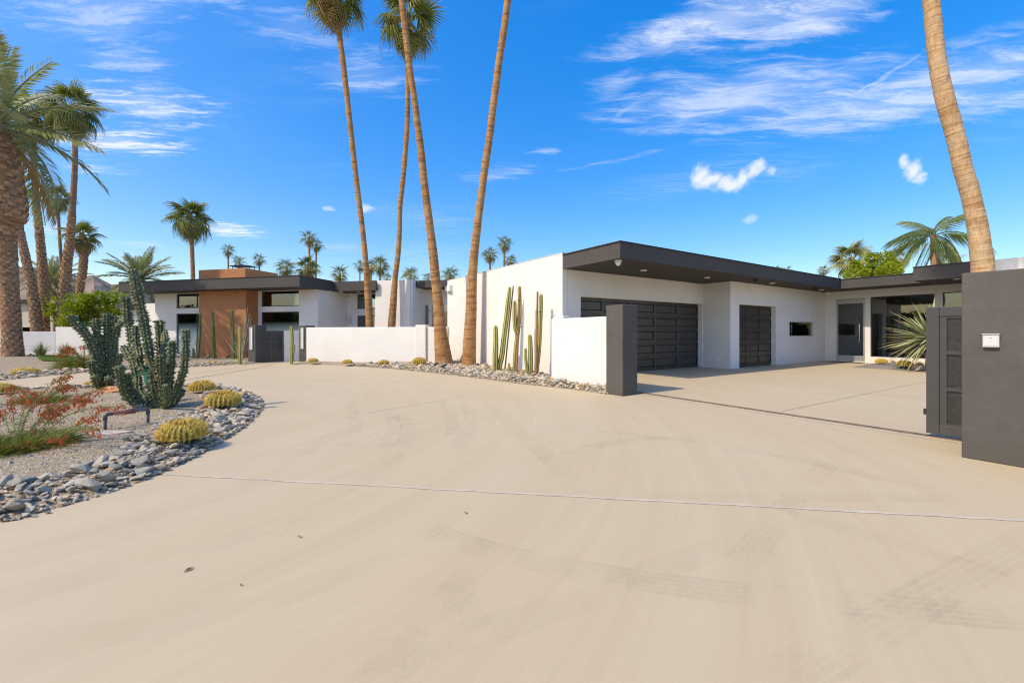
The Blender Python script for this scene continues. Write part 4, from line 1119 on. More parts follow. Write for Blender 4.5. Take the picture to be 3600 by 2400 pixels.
def scatter(poly, zf, keep, density, smin, smax, seed, layers=1, lift=0.3):
    rr = random.Random(seed); xs = [p[0] for p in poly]; ys = [p[1] for p in poly]
    cell = smax; grid = {}; out = []
    area = (max(xs) - min(xs)) * (max(ys) - min(ys))
    for _ in range(int(area * density)):
        x, y = rr.uniform(min(xs), max(xs)), rr.uniform(min(ys), max(ys))
        if not inside((x, y), poly): continue
        d = edge_dist((x, y), poly)
        if not keep(x, y, d): continue
        u = rr.random()
        s = smin + (smax - smin) * u ** 1.9
        s = min(s, max(smin * 0.8, 2.4 * d + 0.02)) if d < 0.1 else s
        k = (int(x / cell), int(y / cell)); ok = True; top = 0
        for i in (-1, 0, 1):
            for j in (-1, 0, 1):
                for (a, b, t) in grid.get((k[0] + i, k[1] + j), ()):
                    dd = hypot(a - x, b - y)
                    if dd < (s + t) * 0.235: ok = False
        if not ok: continue
        grid.setdefault(k, []).append((x, y, s))
        out.append((x, y, zf(x, y) + s * rr.uniform(0.10, 0.28) + (lift * s * 0.5 if rr.random() < 0.25 else 0), s, rr))
    return out
def far(x, y): return hypot(x, y)
band = lambda x, y, d: d < ((0.6 + 0.38 * min(1, max(0, (y - 3.4) / 2.4))) if y < 9.0 and x > -9.5 else 0.42) + 0.12 * mnoise.noise(Vector((x * 1.7, y * 1.7, 0)))
st_island = [(p, bed_island) for p in scatter(island, z_island, band, 760, 0.07, 0.235, 5)]
wall_keep = lambda x, y, d: (lw.n.dot(Vector((x, y)) - lw.o) < -0.02 or x > -4.3) and (gf.n.dot(Vector((x, y)) - gf.o) < 8.8) and (gf.a.dot(Vector((x, y)) - gf.o) < -0.02)
st_wall = [(p, bed_wall) for p in scatter(wallbed, z_wall, wall_keep, 420, 0.08, 0.26, 6)]
st_left = [(p, bed_left) for p in scatter(leftbed, z_left, lambda x, y, d: d < 0.62 and x > -19 and hypot(x, y) < 23.2, 90, 0.10, 0.30, 7)]
st_plant = [(p, bed_plant) for p in scatter(planter, z_plant, lambda x, y, d: x > 16.3 and y > 16.4 and d > .25, 30, 0.10, 0.25, 8)]
allst = st_island + st_wall + st_left + st_plant
def visible(x, y): return y > 1.2 and abs(x / y) < 1.25
allst.sort(key=lambda q: -(q[0][3] / far(q[0][0], q[0][1]) if visible(q[0][0], q[0][1]) else 0))
rs = random.Random(3); rest = {}
for i, ((x, y, z, s, _), bd) in enumerate(allst):
    rot = Euler((rs.gauss(0, 0.28), rs.gauss(0, 0.28), rs.uniform(0, 6.28))); me = rs.choice(STONES)
    scl = Vector((s, s * rs.uniform(0.7, 1.25), s * rs.uniform(0.65, 1.3)))
    if i < 296:
        inst('stone', me, bd, (x, y, z), rot, scl)
    else:
        mb = rest.setdefault(bd, MB()); mt = Matrix.LocRotScale(Vector((x, y, z)), rot, scl)
        mb.add([mt @ v.co for v in me.vertices], [tuple(p.vertices) for p in me.polygons])
for bd, mb in rest.items():
    o_ = mb.build('stones', M['stone'], bd); o_['kind'] = 'stuff'
# coarse grit lying on the gravel of the island
mb = MB(); rr = random.Random(9)
for _ in range(5200):
    x, y = rr.uniform(-9.5, -3), rr.uniform(2.2, 10)
    if not inside((x, y), island) or edge_dist((x, y), island) < 0.5: continue
    s = rr.uniform(0.008, 0.022) * (1.6 if rr.random() < 0.06 else 1); z = z_island(x, y); a = rr.uniform(0, 6)
    mb.add([(x + s * cos(a + k * 2.094), y + s * sin(a + k * 2.094), z - 0.002) for k in range(3)] + [(x, y, z + s * 0.8)], [(0, 1, 3), (1, 2, 3), (2, 0, 3)])
o_ = mb.build('grit', M['stone'], bed_island); o_['kind'] = 'stuff'

# ------------------------------------------------------------------ palm leaves
def fan_leaf(seed, mat, droop=0.45, pet=1.0, n=30, spread=150):
    rr = random.Random(seed); mb = MB()
    hub = Vector((pet, 0, -0.10 * pet))
    mb.tube([(0, 0, 0), (pet * .5, 0, 0.02), hub], [0.028, 0.02, 0.014], 4, caps=False)
    for k in range(n):
        a = radians(-spread + 2 * spread * k / (n - 1)) + rr.gauss(0, 0.02)
        L = (1.0 - 0.28 * abs(a) / radians(spread)) * rr.uniform(0.9, 1.05)
        d = Vector((cos(a), sin(a), 0)); s = Vector((-sin(a), cos(a), 0))
        w = 0.075; pts = []
        for (t, ww) in ((0.04, 0.012), (0.34, w), (0.62, w * 0.8), (0.84, w * 0.45), (1.0, 0.006)):
            dz = -droop * max(0, t - 0.30) ** 1.6 * 1.9 * (1 + 0.5 * rr.random()) - 0.05 * t
            tt = t - 0.22 * droop * max(0, t - 0.4)
            c = hub + d * tt * L + Vector((0, 0, dz * L))
            up = 0.02 if k % 2 else -0.012
            pts.append((c - s * ww / 2 + Vector((0, 0, -up)), c + Vector((0, 0, up)), c + s * ww / 2 + Vector((0, 0, -up)), t))
        vs = []; vals = []
        for a_, b_, c_, t in pts: vs += [a_, b_, c_]; vals += [t] * 3
        fs = []
        for i in range(len(pts) - 1):
            fs += [(3 * i, 3 * i + 1, 3 * i + 4, 3 * i + 3), (3 * i + 1, 3 * i + 2, 3 * i + 5, 3 * i + 4)]
        mb.add(vs, fs, vals)
    o = mb.build('frond', mat); me = o.data; bpy.data.objects.remove(o); return me
FAN = {'up': [fan_leaf(1, M['fan'], 0.25), fan_leaf(2, M['fan'], 0.38)], 'mid': [fan_leaf(3, M['fan'], 0.5), fan_leaf(4, M['fan'], 0.62)],
       'low': [fan_leaf(5, M['fan'], 0.75), fan_leaf(6, M['fan'], 0.6)], 'dead': [fan_leaf(7, M['fandead'], 0.7)],
       'pale': [fan_leaf(8, M['fanlight'], 0.3), fan_leaf(9, M['fanlight'], 0.5)]}
FAR = {k: [fan_leaf(20 + i, M[m], dr, 0.9, 15) for i, (m, dr) in enumerate(v)] for k, v in
       {'up': [('fan', .3)], 'mid': [('fan', .55)], 'low': [('fan', .75)], 'dead': [('fandead', .7)], 'pale': [('fanlight', .4)]}.items()}

def feather_leaf(seed, mat, L=1.0, arch=0.6, n=46, ll=0.16, hang=0.35, vee=0.5):
    """feather frond of unit length; leaflets set in a V along an arching stalk"""
    rr = random.Random(seed); mb = MB(); pts = []
    for i in range(13):
        t = i / 12; pts.append(Vector((t * L * (1 - 0.18 * arch * t), 0, -arch * t * t * 0.55 * L + 0.0)))
    mb.tube(pts, [0.016 * (1 - 0.85 * i / 12) + 0.002 for i in range(13)], 4, caps=False)
    for k in range(n):
        t = 0.14 + 0.86 * (k + rr.random() * .5) / n; i = min(11, int(t * 12)); f = t * 12 - i
        c = pts[i].lerp(pts[i + 1], min(1, f)); tg = (pts[i + 1] - pts[i]).normalized()
        for sgn in (-1, 1):
            l = ll * (0.55 + 0.9 * sin(pi * min(1, t * 0.92 + 0.05)) ** 0.7) * rr.uniform(0.85, 1.1)
            fwd = 0.45 + 0.75 * t
            d = (tg * fwd + Vector((0, sgn, 0)) * 1.0 + Vector((0, 0, vee * rr.uniform(0.3, 1.2)))).normalized()
            w = l * 0.052
            nrm = Vector((0, 0, 1)); s = d.cross(nrm).normalized()
            m1 = c + d * l * 0.5 + Vector((0, 0, -hang * l * 0.2)); e = c + d * l * (1 - 0.2 * hang) + Vector((0, 0, -hang * l))
            mb.add([c, m1 - s * w, m1 + s * w, e], [(0, 1, 2), (1, 3, 2)], [t * .3, t * .6, t * .6, 0.6 + 0.4 * t])
    o = mb.build('frond', mat); me = o.data; bpy.data.objects.remove(o); return me
DATE = [feather_leaf(31, M['date'], 1, .35, 36), feather_leaf(32, M['date'], 1, .6, 36), feather_leaf(33, M['date'], 1, .9, 36), feather_leaf(34, M['date'], 1, 1.2, 36)]
DATEDRY = feather_leaf(35, M['datedry'], 1, .8)
QUEEN = [feather_leaf(41, M['queen'], 1, 1.1, 30, .17, 1.9, 0.1), feather_leaf(42, M['queen'], 1, 1.6, 30, .18, 2.3, 0.0), feather_leaf(43, M['queen'], 1, 1.9, 30, .18, 2.3, 0.0)]

def trunk(root, off, pts, radii, mat, ringy=0.02, n=16, step=0.14, smooth=True, name='trunk', seed=0):
    """tapered trunk through control points, with leaf scar rings"""
    rr = random.Random(seed); P = [Vector(p) for p in pts]; Q = []; rad = []
    for i in range(len(P) - 1):
        p0, p1, p2, p3 = P[max(0, i - 1)], P[i], P[i + 1], P[min(len(P) - 1, i + 2)]
        m = max(2, int((p2 - p1).length / step))
        for k in range(m):
            t = k / m
            Q.append(0.5 * ((2 * p1) + (p2 - p0) * t + (2 * p0 - 5 * p1 + 4 * p2 - p3) * t * t + (3 * p1 - p0 - 3 * p2 + p3) * t ** 3))
            rad.append((radii[i] + (radii[i + 1] - radii[i]) * t) * (1 + rr.gauss(0, ringy)))
    Q.append(P[-1]); rad.append(radii[-1])
    mb = MB(); ph = rr.uniform(0, 9)
    def shape(k, n_, i, acc):
        a = 2 * pi * k / n_
        return 1 + 0.05 * mnoise.noise(Vector((cos(a) * 1.3 + ph, sin(a) * 1.3, acc * 0.8))), acc
    mb.tube(Q, rad, n, shape=shape)
    return mb.build(name, mat, root, off, smooth=smooth), Q, rad

def boots(root, off, Q, rad, lo, hi, per=9, size=0.16, mat='boot', seed=1, out=0.05):
    """cut leaf bases spiralling round a trunk"""
    rr = random.Random(seed); mb = MB(); acc = 0; a = 0
    L = sum((Q[i + 1] - Q[i]).length for i in range(len(Q) - 1)); d = lo
    cum = [0]
    for i in range(len(Q) - 1): cum.append(cum[-1] + (Q[i + 1] - Q[i]).length)
    while d < hi:
        i = max(j for j in range(len(cum)) if cum[j] <= d); i = min(i, len(Q) - 2)
        t = (d - cum[i]) / max(1e-6, cum[i + 1] - cum[i]); c = Q[i].lerp(Q[i + 1], t); r = rad[i] + (rad[i + 1] - rad[i]) * t
        up = (Q[i + 1] - Q[i]).normalized()
        a += 2.39996; rx = Vector((cos(a), sin(a), 0)); sx = Vector((-sin(a), cos(a), 0))
        w = size * rr.uniform(.8, 1.15) * 0.62; h = size * rr.uniform(.8, 1.2); o = out * rr.uniform(.6, 1.5)
        b = c + rx * r * 0.94
        mb.add([b - sx * w - up * h * .3, b + sx * w - up * h * .3, b + sx * w * .55 + up * h * .5 + rx * o, b - sx * w * .55 + up * h * .5 + rx * o, b + up * h * .75 - rx * 0.02, b - up * h * .1 + rx * o * .8],
               [(0, 1, 5), (1, 2, 5), (2, 3, 5), (3, 0, 5), (2, 4, 3)])
        d += size * 0.9 / per * 1.6
    o = mb.build('leaf_bases', M[mat], root, off); o['kind'] = 'stuff'; return o

def fan_crown(root, top, r, n=34, seed=0, far=False, pale=0.0, dead=0.06, lowest=-72, hi=80):
    rr = random.Random(seed); S = FAR if far else FAN; off = Vector(root.location)
    for k in range(n):
        t = k / (n - 1); az = k * 2.39996 + rr.gauss(0, .15); el = hi + (lowest - hi) * t ** 0.85 + rr.gauss(0, 6)
        kind = 'up' if el > 35 else ('mid' if el > -15 else 'low')
        if rr.random() < pale: kind = 'pale'
        if el < -35 and rr.random() < dead * 4: kind = 'dead'
        me = rr.choice(S[kind]); s = r / 1.85 * rr.uniform(.8, 1.14) * (0.85 if el > 55 else 1)
        inst('frond', me, root, Vector(top) - off + Vector((0, 0, -0.35 * r * t * .5)), (rr.gauss(0, .25), -radians(el), az), (s, s, s))
def feather_crown(root, top, r, n, seed, meshes, dry=None, hi=82, lo=-45):
    rr = random.Random(seed); off = Vector(root.location)
    for k in range(n):
        t = k / (n - 1); az = k * 2.39996 + rr.gauss(0, .12); el = hi + (lo - hi) * t + rr.gauss(0, 5)
        me = meshes[min(len(meshes) - 1, int(t * len(meshes)))] if not (dry and t > .8 and rr.random() < .35) else dry
        s = r * rr.uniform(.9, 1.06) * (0.8 if t < .12 else 1)
        inst('frond', me, root, Vector(top) - off + Vector((0, 0, -0.1 * t)), (rr.gauss(0, .2), -radians(el), az), (s, s, s))

def path(lst, depth, ddepth=0.0):
    """trunk line from (column, row) measurements at one distance; last entries lean by ddepth"""
    n = len(lst); return [D(x, y, depth + ddepth * i / max(1, n - 1)) for i, (x, y) in enumerate(lst)]

FG = 'tall fan palms in the front garden'
def big_palm(label, lst, widths, depth, crown_r, seed, mat='fantrunk', base_z=0.03, crown_n=28, lean=0.0, group=FG):
    pts = path(lst, depth, lean); b = pts[0].copy(); b.z = -0.02
    root = thing('fan_palm', label, 'palm tree', (b.x, b.y, 0), group)
    rad = [w / 2 / F * (depth + lean * i / (len(lst) - 1)) for i, w in enumerate(widths)]
    trunk(root, (b.x, b.y, 0), [b] + pts, [rad[0] * 1.06] + rad, M[mat], 0.012, 22, 0.11, seed=seed)
    if crown_r: fan_crown(root, pts[-1], crown_r, crown_n, seed, dead=0.12)
    return root
q = 1.5306
big_palm('tall fan palm with thick flared trunk leaning left, in the stones before the pilaster',
         [(1561, 1278), (1553, 1210), (1548, 1161), (1542, 1078), (1532, 987), (1524, 904), (1514, 821), (1501, 721), (1490, 630), (1480, 531), (1467, 431), (1457, 348), (1442, 257), (1432, 174), (1424, 100), (1413, 0), (1376, -420)],
         [64, 52, 44, 37, 33, 31, 28, 27, 26, 25, 23, 22, 22, 22, 22, 22, 20], 17.96, 2.1, 51)
big_palm('tall fan palm leaning right, its trunk standing close to the tall white wall',
         [(1649, 1278), (1653, 1161), (1656, 1095), (1660, 995), (1665, 912), (1674, 829), (1684, 746), (1695, 663), (1706, 580), (1720, 489), (1732, 390), (1745, 292), (1756, 207), (1772, 104), (1785, 0), (1836, -420)],
         [51, 42, 39, 33, 31, 29, 27, 26, 26, 25, 25, 25, 25, 24, 24, 22], 17.34, 2.1, 52)
big_palm('fan palm behind the low wall with drooping crown at the top edge, left of centre',
         [(1303, 1250), (1300, 1144), (1291, 995), (1285, 912), (1277, 829), (1267, 746), (1250, 610), (1227, 404), (1208, 238), (1198, 162), (1176, 5), (1171, -42)],
         [32, 27, 22, 19, 18, 18, 18, 18, 19, 19, 19, 19], 22.0, 1.9, 53, crown_n=27)
big_palm('fan palm behind the low wall whose crown hangs behind the nearest trunk',
         [(1372, 1250), (1377, 1148), (1383, 1061), (1389, 978), (1399, 896), (1404, 821), (1406, 730), (1416, 638), (1424, 547), (1431, 448), (1433, 348), (1432, 249), (1431, 62)],
         [30, 26, 23, 20, 18, 17, 17, 17, 17, 17, 16, 15, 15], 22.6, 1.8, 54, crown_n=29)
big_palm('crooked tan fan palm trunk rising behind the charcoal wall at right',
         [(3458, 1330), (3455, 963), (3447, 880), (3436, 797), (3420, 721), (3407, 663), (3385, 593), (3367, 510), (3347, 434), (3324, 357), (3305, 274), (3292, 191), (3283, 96), (3272, 0), (3205, -480)],
         [70, 60, 56, 54, 50, 50, 50, 49, 49, 50, 48, 47, 46, 45, 42], 10.8, 1.9, 55, 'tantrunk', group=None)

# the shaggy date palm at the left edge
b = Vector((PALM_BASE[0] - 0.02, PALM_BASE[1], 0.2))
root = thing('date_palm', 'large shaggy date palm with grey green feather fronds at the left edge', 'palm tree', b)
dl = [(46, 1262), (43, 1200), (38, 1106), (28, 972), (20, 880), (20, 800), (26, 770), (28, 720), (18, 640), (4, 560), (-10, 500), (-24, 440)]
dw = [58, 51, 48, 51, 56, 60, 92, 98, 94, 92, 86, 60]
pts = path(dl, 20.0); rad = [w / 2 / F * 20 for w in dw]
t_, Q, rd = trunk(root, b, pts, rad, M['brtrunk'], 0.02, 18, 0.14, seed=60)
L_ = sum((Q[i + 1] - Q[i]).length for i in range(len(Q) - 1))
boots(root, b, Q, rd, 0.1, L_ * 0.52, 13, 0.17, 'boot', 61, 0.03); boots(root, b, Q, rd, L_ * 0.52, L_ * 0.97, 15, 0.26, 'boot', 62, 0.06)
feather_crown(root, pts[-1], 4.7, 26, 63, DATE, DATEDRY, 84, -40)

# palms beyond the left boundary wall
LG = 'palms beyond the left boundary wall'
def left_palm(label, lst, widths, depth, cr, cn, seed, shag=0.0, ctop=None, dead=.05, group=LG, mat='brtrunk'):
    pts = path(lst, depth); b = pts[0].copy(); b.z = -0.05
    root = thing('fan_palm', label, 'palm tree', (b.x, b.y, 0), group)
    rad = [w / 2 / F * depth for w in widths]
    t_, Q, rd = trunk(root, (b.x, b.y, 0), [b] + pts, [rad[0] * 1.02] + rad, M[mat], 0.03, 14, 0.2, seed=seed)
    L_ = sum((Q[i + 1] - Q[i]).length for i in range(len(Q) - 1))
    if shag: boots(root, (b.x, b.y, 0), Q, rd, 0.1, L_ * shag, 9, 0.22, 'boot', seed, 0.045)
    fan_crown(root, ctop or pts[-1], cr, cn, seed, dead=dead)
    return root
left_palm('tall fan palm with curved trunk and dark crown right of the date palm', [(210, 1230), (214, 1150), (232, 960), (248, 820), (262, 610), (264, 456), (258, 372)], [33, 31, 27, 20, 16, 14, 14], 31, 2.05, 34, 71, .55)
left_palm('fan palm with slender straight trunk, crown hidden behind the date palm fronds', [(158, 1230), (157, 1150), (153, 990), (141, 840), (126, 690), (118, 510), (128, 400)], [28, 26, 24, 21, 18, 16, 15], 31.5, 1.9, 32, 72, .6)
left_palm('shaggy fan palm trunk leaning left behind the date palm', [(140, 1240), (130, 1160), (115, 1030), (92, 915), (70, 810), (40, 640), (10, 480)], [32, 30, 27, 22, 19, 17, 16], 30, 1.9, 30, 73, .6)
left_palm('thin fan palm with small crown seen between two leaning trunks', [(222, 1230), (218, 984), (210, 840), (203, 730), (200, 690)], [10, 10, 9, 8, 8], 40, 1.45, 30, 74)
left_palm('short stout shaggy fan palm right of the tall curved palm', [(276, 1230), (279, 1035), (291, 950), (295, 860), (288, 826)], [20, 19, 22, 24, 20], 38, 1.55, 30, 75, .95, dead=.2)
left_palm('straight fan palm with full round crown above the dark roof end', [(682, 1230), (679, 1000), (676, 900), (672, 830), (668, 760)], [15, 14, 13, 13, 13], 42, 2.1, 42, 76, 0, mat='fantrunk')
def far_date(label, c, base, wid, depth, r, n, seed):
    top = D(*c, depth); b = D(*base, depth); b.z = -0.05
    root = thing('date_palm', label, 'palm tree', (b.x, b.y, 0))
    rr_ = wid / 2 / F * depth
    t_, Q, rd = trunk(root, (b.x, b.y, 0), [b, b.lerp(top, .5), top], [rr_, rr_, rr_ * .9], M['brtrunk'], 0.04, 12, 0.2, seed=seed)
    boots(root, (b.x, b.y, 0), Q, rd, .2, (top - b).length, 8, .3, 'boot', seed, .1)
    feather_crown(root, top, r, n, seed, DATE, None, 84, -35)
far_date('small date palm beyond the neighbour roof, between leaning trunks', (184, 985), (184, 1150), 28, 42, 3.0, 36, 77)
far_date('date palm crown spreading behind the dark roof and tallest cactus arm', (492, 985), (492, 1150), 24, 40, 3.5, 40, 78)

# distant fan palms over the roofs
def far_palm(label, cx, cy, r, base_y, depth, seed, n=26, pale=0.0, lean=0, low=-65, name_w=None):
    rm = r / F * depth; top = D(cx, cy, depth); b = D(cx + lean, base_y, depth); b.z = -0.05
    root = thing('fan_palm', label, 'palm tree', (b.x, b.y, 0), 'distant fan palms over the roofs')
    w = name_w or max(0.11, rm * 0.10)
    trunk(root, (b.x, b.y, 0), [b, b.lerp(top, .5), top], [w * 1.3, w, w], M['fantrunk'], 0.02, 10, 0.5, seed=seed)
    fan_crown(root, top, rm * 1.05, int(n * .72), seed, far=(r < 45), pale=pale, dead=.1, lowest=low)
fp = [('small distant fan palm just left above the brown chimney', 801, 876, 27, 1000, 75, 26, .1, 8),
      ('low dark distant fan palm rising directly behind the chimney', 841, 918, 27, 1000, 70, 26, 0, 0),
      ('small distant fan palm right of the brown chimney', 911, 908, 27, 1000, 72, 26, .1, 8),
      ('taller left one of the twin distant fan palms over the dark roof', 1086, 832, 34, 1000, 70, 28, .1, 8),
      ('lower right one of the twin distant fan palms over the dark roof', 1112, 856, 30, 1000, 72, 26, .1, -4),
      ('broad fan palm crown peeking above the dark roof corner, left of a pair', 1008, 938, 40, 1000, 50, 32, .35, 0),
      ('broad fan palm crown above the dark roof corner, right of a pair', 1082, 935, 46, 1000, 48, 34, .35, 0),
      ('dark fan palm crown alone between roof corner and slender trunk', 1194, 958, 38, 1010, 55, 30, 0, 0),
      ('small distant fan palm just left of the slender leaning trunk', 1265, 932, 24, 1000, 75, 24, .1, 0),
      ('distant fan palm just right of the slender trunk, smaller of two', 1304, 935, 32, 1000, 66, 28, .1, 0),
      ('distant fan palm with tall crown right of the slender trunk, larger of two', 1336, 928, 40, 1000, 64, 34, .1, 0),
      ('little dark distant fan palm above the left end of the fin wall', 1360, 975, 24, 1010, 80, 22, 0, 0),
      ('pale broad fan palm crown above the white fin wall', 1443, 965, 40, 1020, 55, 32, .6, 0),
      ('pale fan palm crown just left of the thickest trunk', 1505, 975, 24, 1020, 60, 24, .5, 0),
      ('pale fan palm crown between the two thickest trunks', 1582, 965, 40, 1020, 56, 32, .5, 0),
      ('distant fan palm with yellow stalks above the sloping white wall', 1722, 890, 34, 1010, 62, 32, .15, 4),
      ('tallest distant fan palm above the sloping white wall', 1774, 853, 33, 1010, 66, 30, .1, -8),
      ('small distant fan palm low beside the tallest one above the white wall', 1794, 912, 28, 1010, 64, 28, .15, 0),
      ('tiny fan palm crown just showing above the garage roof, left of two', 2731, 945, 18, 1010, 85, 20, .2, 0),
      ('tiny fan palm crown just showing above the garage roof, right of two', 2766, 950, 24, 1010, 85, 22, .2, 0),
      ('small dark distant fan palm alone above the inner roof corner', 2894, 948, 25, 1010, 75, 26, 0, 0),
      ('pale fan palm with full crown left of the bright bush, above the entry roof', 2992, 905, 66, 1010, 40, 40, .75, 0),
      ('pale fan palm crown low behind the feather palm, above the entry roof', 3340, 915, 42, 1010, 40, 30, .8, 0),
      ('small pale fan palm crown in the gap between bright bush and feather palm', 3165, 905, 34, 1010, 42, 26, .7, 0)]
for i, (lb, cx, cy, r, by, dp, n, pale, lean) in enumerate(fp): far_palm(lb, cx, cy, r, by, dp, 200 + i, n, pale, lean)

# feather palm behind the entry roof
top = D(3283, 828, 30); bq = D(3290, 1000, 30); bq.z = -0.05
root = thing('feather_palm', 'feather palm with long hanging fronds behind the entry roof', 'palm tree', (bq.x, bq.y, 0))
trunk(root, (bq.x, bq.y, 0), [bq, bq.lerp(top, .6), top], [.24, .2, .2], M['brtrunk'], 0.03, 12, 0.2, seed=90)
feather_crown(root, top, 2.6, 13, 91, QUEEN, None, 80, -25)

# ------------------------------------------------------------------ bushes
def bush(label, c, rx, ry, rz, nleaf, seed, ls, zbase):
    rr = random.Random(seed); root = thing('leafy_tree', label, 'tree', (c[0], c[1], 0))
    off = (c[0], c[1], 0)
    mb = MB()
    for k in range(7):
        a = k * .9 + rr.random(); e = Vector((c[0] + rx * .55 * cos(a), c[1] + ry * .5 * sin(a), c[2] + rz * rr.uniform(-.1, .5)))
        s = Vector((c[0] + .15 * cos(a), c[1] + .15 * sin(a), zbase)); m = s.lerp(e, .5) + Vector((0, 0, -.2))
        mb.tube([s, m, e], [.11, .07, .02], 6)
    mb.build('trunk', M['brtrunk'], root, off)
    lobes = []
    for k in range(34):
        v = Vector((rr.gauss(0, 1), rr.gauss(0, 1), rr.gauss(0, 1))).normalized(); f = rr.uniform(.45, .95)
        lobes.append((Vector((c[0] + v.x * rx * f, c[1] + v.y * ry * f, c[2] + v.z * rz * f)), rr.uniform(.22, .42)))
    A, B = MB(), MB()
    for k in range(nleaf):
        lc, lr = rr.choice(lobes); v = Vector((rr.gauss(0, 1), rr.gauss(0, 1), rr.gauss(0, 1))).normalized()
        rad_ = lr * rz * 1.1 * rr.uniform(.55, 1.08)
        p = lc + v * rad_
        if p.z < zbase: continue
        d = (v + Vector((rr.gauss(0, .7), rr.gauss(0, .7), rr.gauss(0, .5)))).normalized()
        s = d.cross(Vector((rr.gauss(0, 1), rr.gauss(0, 1), rr.gauss(0, 1)))).normalized()
        l = ls * rr.uniform(.7, 1.3); w = l * .34
        mb = A if rr.random() < .8 else B
        fold = d.cross(s) * w * .3
        mb.add([p - d * l * .5, p - s * w + fold, p + d * l * .5, p + s * w + fold], [(0, 1, 2), (0, 2, 3)])
    A.build('foliage', M['citrus'], root, off)['kind'] = 'stuff'; B.build('foliage', M['citrusdeep'], root, off)['kind'] = 'stuff'
c = D(352, 1105, 30.5); bush('bright green leafy tree behind the white boundary wall, left of the house', (c.x, c.y, c.z), 2.1, 1.6, 1.75, 11000, 95, .17, .25)
c = D(225, 1100, 31.5); bush('small bright shrub showing between the palm trunks at the left wall', (c.x, c.y, c.z), .95, .9, 1.15, 3000, 98, .15, .2)
c = D(3085, 955, 29); bush('bright yellow green tree top above the entry roof', (c.x, c.y, c.z), 2.0, 1.6, 1.15, 8500, 96, .17, 3.0)

# ------------------------------------------------------------------ neighbour house
nf = Fr(D(-150, 1168, 36).xy, 1, 0.02); o = (nf.o.x, nf.o.y, 0)
root = thing('neighbour_house', 'beige neighbour house with pink tile roof beyond the left boundary wall', 'house', o)
P0 = nf.s_at(-150, 0); pk = nf.s_at(106, 0); ee = nf.s_at(200, 0)
zp, ze = 4.22, 3.62
mb = MB(); mb.hexa([nf.p(P0, 0, 0), nf.p(ee - .35, 0, 0), nf.p(ee - .35, 8, 0), nf.p(P0, 8, 0), nf.p(P0, 0, 3.0), nf.p(ee - .35, 0, 3.0), nf.p(ee - .35, 8, 3.0), nf.p(P0, 8, 3.0)])
zl = zp - (pk - P0) * .11
mb.add([nf.p(P0, 0.001, 3.0), nf.p(ee - .35, 0.001, 3.0), nf.p(ee - .35, 0.001, ze - .1), nf.p(pk, 0.001, zp - .2), nf.p(P0, 0.001, zl - .2)], [(0, 1, 2, 3, 4)])
mb.build('wall', M['cream'], root, o)
for (s0, z0, s1, z1, nm) in ((P0 - .3, zl, pk, zp, 'a'), (pk + .002, zp, ee, ze, 'b')):
    mb = MB(); mb.hexa([nf.p(s0, -.35, z0 - .22), nf.p(s1, -.35, z1 - .22), nf.p(s1, 8.3, z1 - .22), nf.p(s0, 8.3, z0 - .22), nf.p(s0, -.35, z0), nf.p(s1, -.35, z1), nf.p(s1, 8.3, z1), nf.p(s0, 8.3, z0)])
    rf = mb.build('roof', M['roomdark'], root, o)
    mb = MB(); k = 0; n_t = int((s1 - s0) / .36)
    for j in range(26):                                     # rounded tiles laid in rows down the slope
        for i in range(n_t):
            sa, sb = s0 + (s1 - s0) * i / n_t, s0 + (s1 - s0) * (i + 1) / n_t; za, zb = z0 + (z1 - z0) * i / n_t, z0 + (z1 - z0) * (i + 1) / n_t
            nn = -.38 + j * .33; up = 0.10
            hi_ = 0.035 if nm == 'b' else 0.0; lo_ = 0.035 - hi_
            vs = []
            for t in range(5):
                a = pi * t / 4; vs.append(nf.p(sa - .02, nn + .15 - .15 * cos(a), za + .01 + lo_ * 0 + hi_ + up * sin(a))); vs.append(nf.p(sb + .02, nn + .15 - .15 * cos(a), zb + .01 + lo_ + up * sin(a)))
            mb.add(vs, [(2 * t, 2 * t + 1, 2 * t + 3, 2 * t + 2) for t in range(4)])
    mb.build('roof_tiles', M['tile'], rf, o)['kind'] = 'stuff'
s0, s1 = nf.s_at(95, 0), nf.s_at(110, 0)
mb = MB(); nf.box(mb, s0, s1, -.03, -.001, 3.32, 3.84); vt = mb.build('vent', M['roomdark'], root, o)
for k in range(6):
    mb = MB(); nf.box(mb, s0 + .01, s1 - .01, -.06, -.031, 3.34 + k * .085, 3.385 + k * .085); mb.build('slat', M['cream'], vt, o)
s0, s1 = nf.s_at(76, 0), nf.s_at(116, 0)
mb = MB(); nf.box(mb, s0, s1, -.06, -.001, 1.0, 2.04); wn = mb.build('window', M['cream'], root, o)
wn['label'] = 'small framed window low on the beige wall'
mb = MB(); nf.box(mb, s0 + .16, s1 - .16, -.07, -.061, 1.1, 1.88); mb.build('pane', M['glassdark'], wn, o)

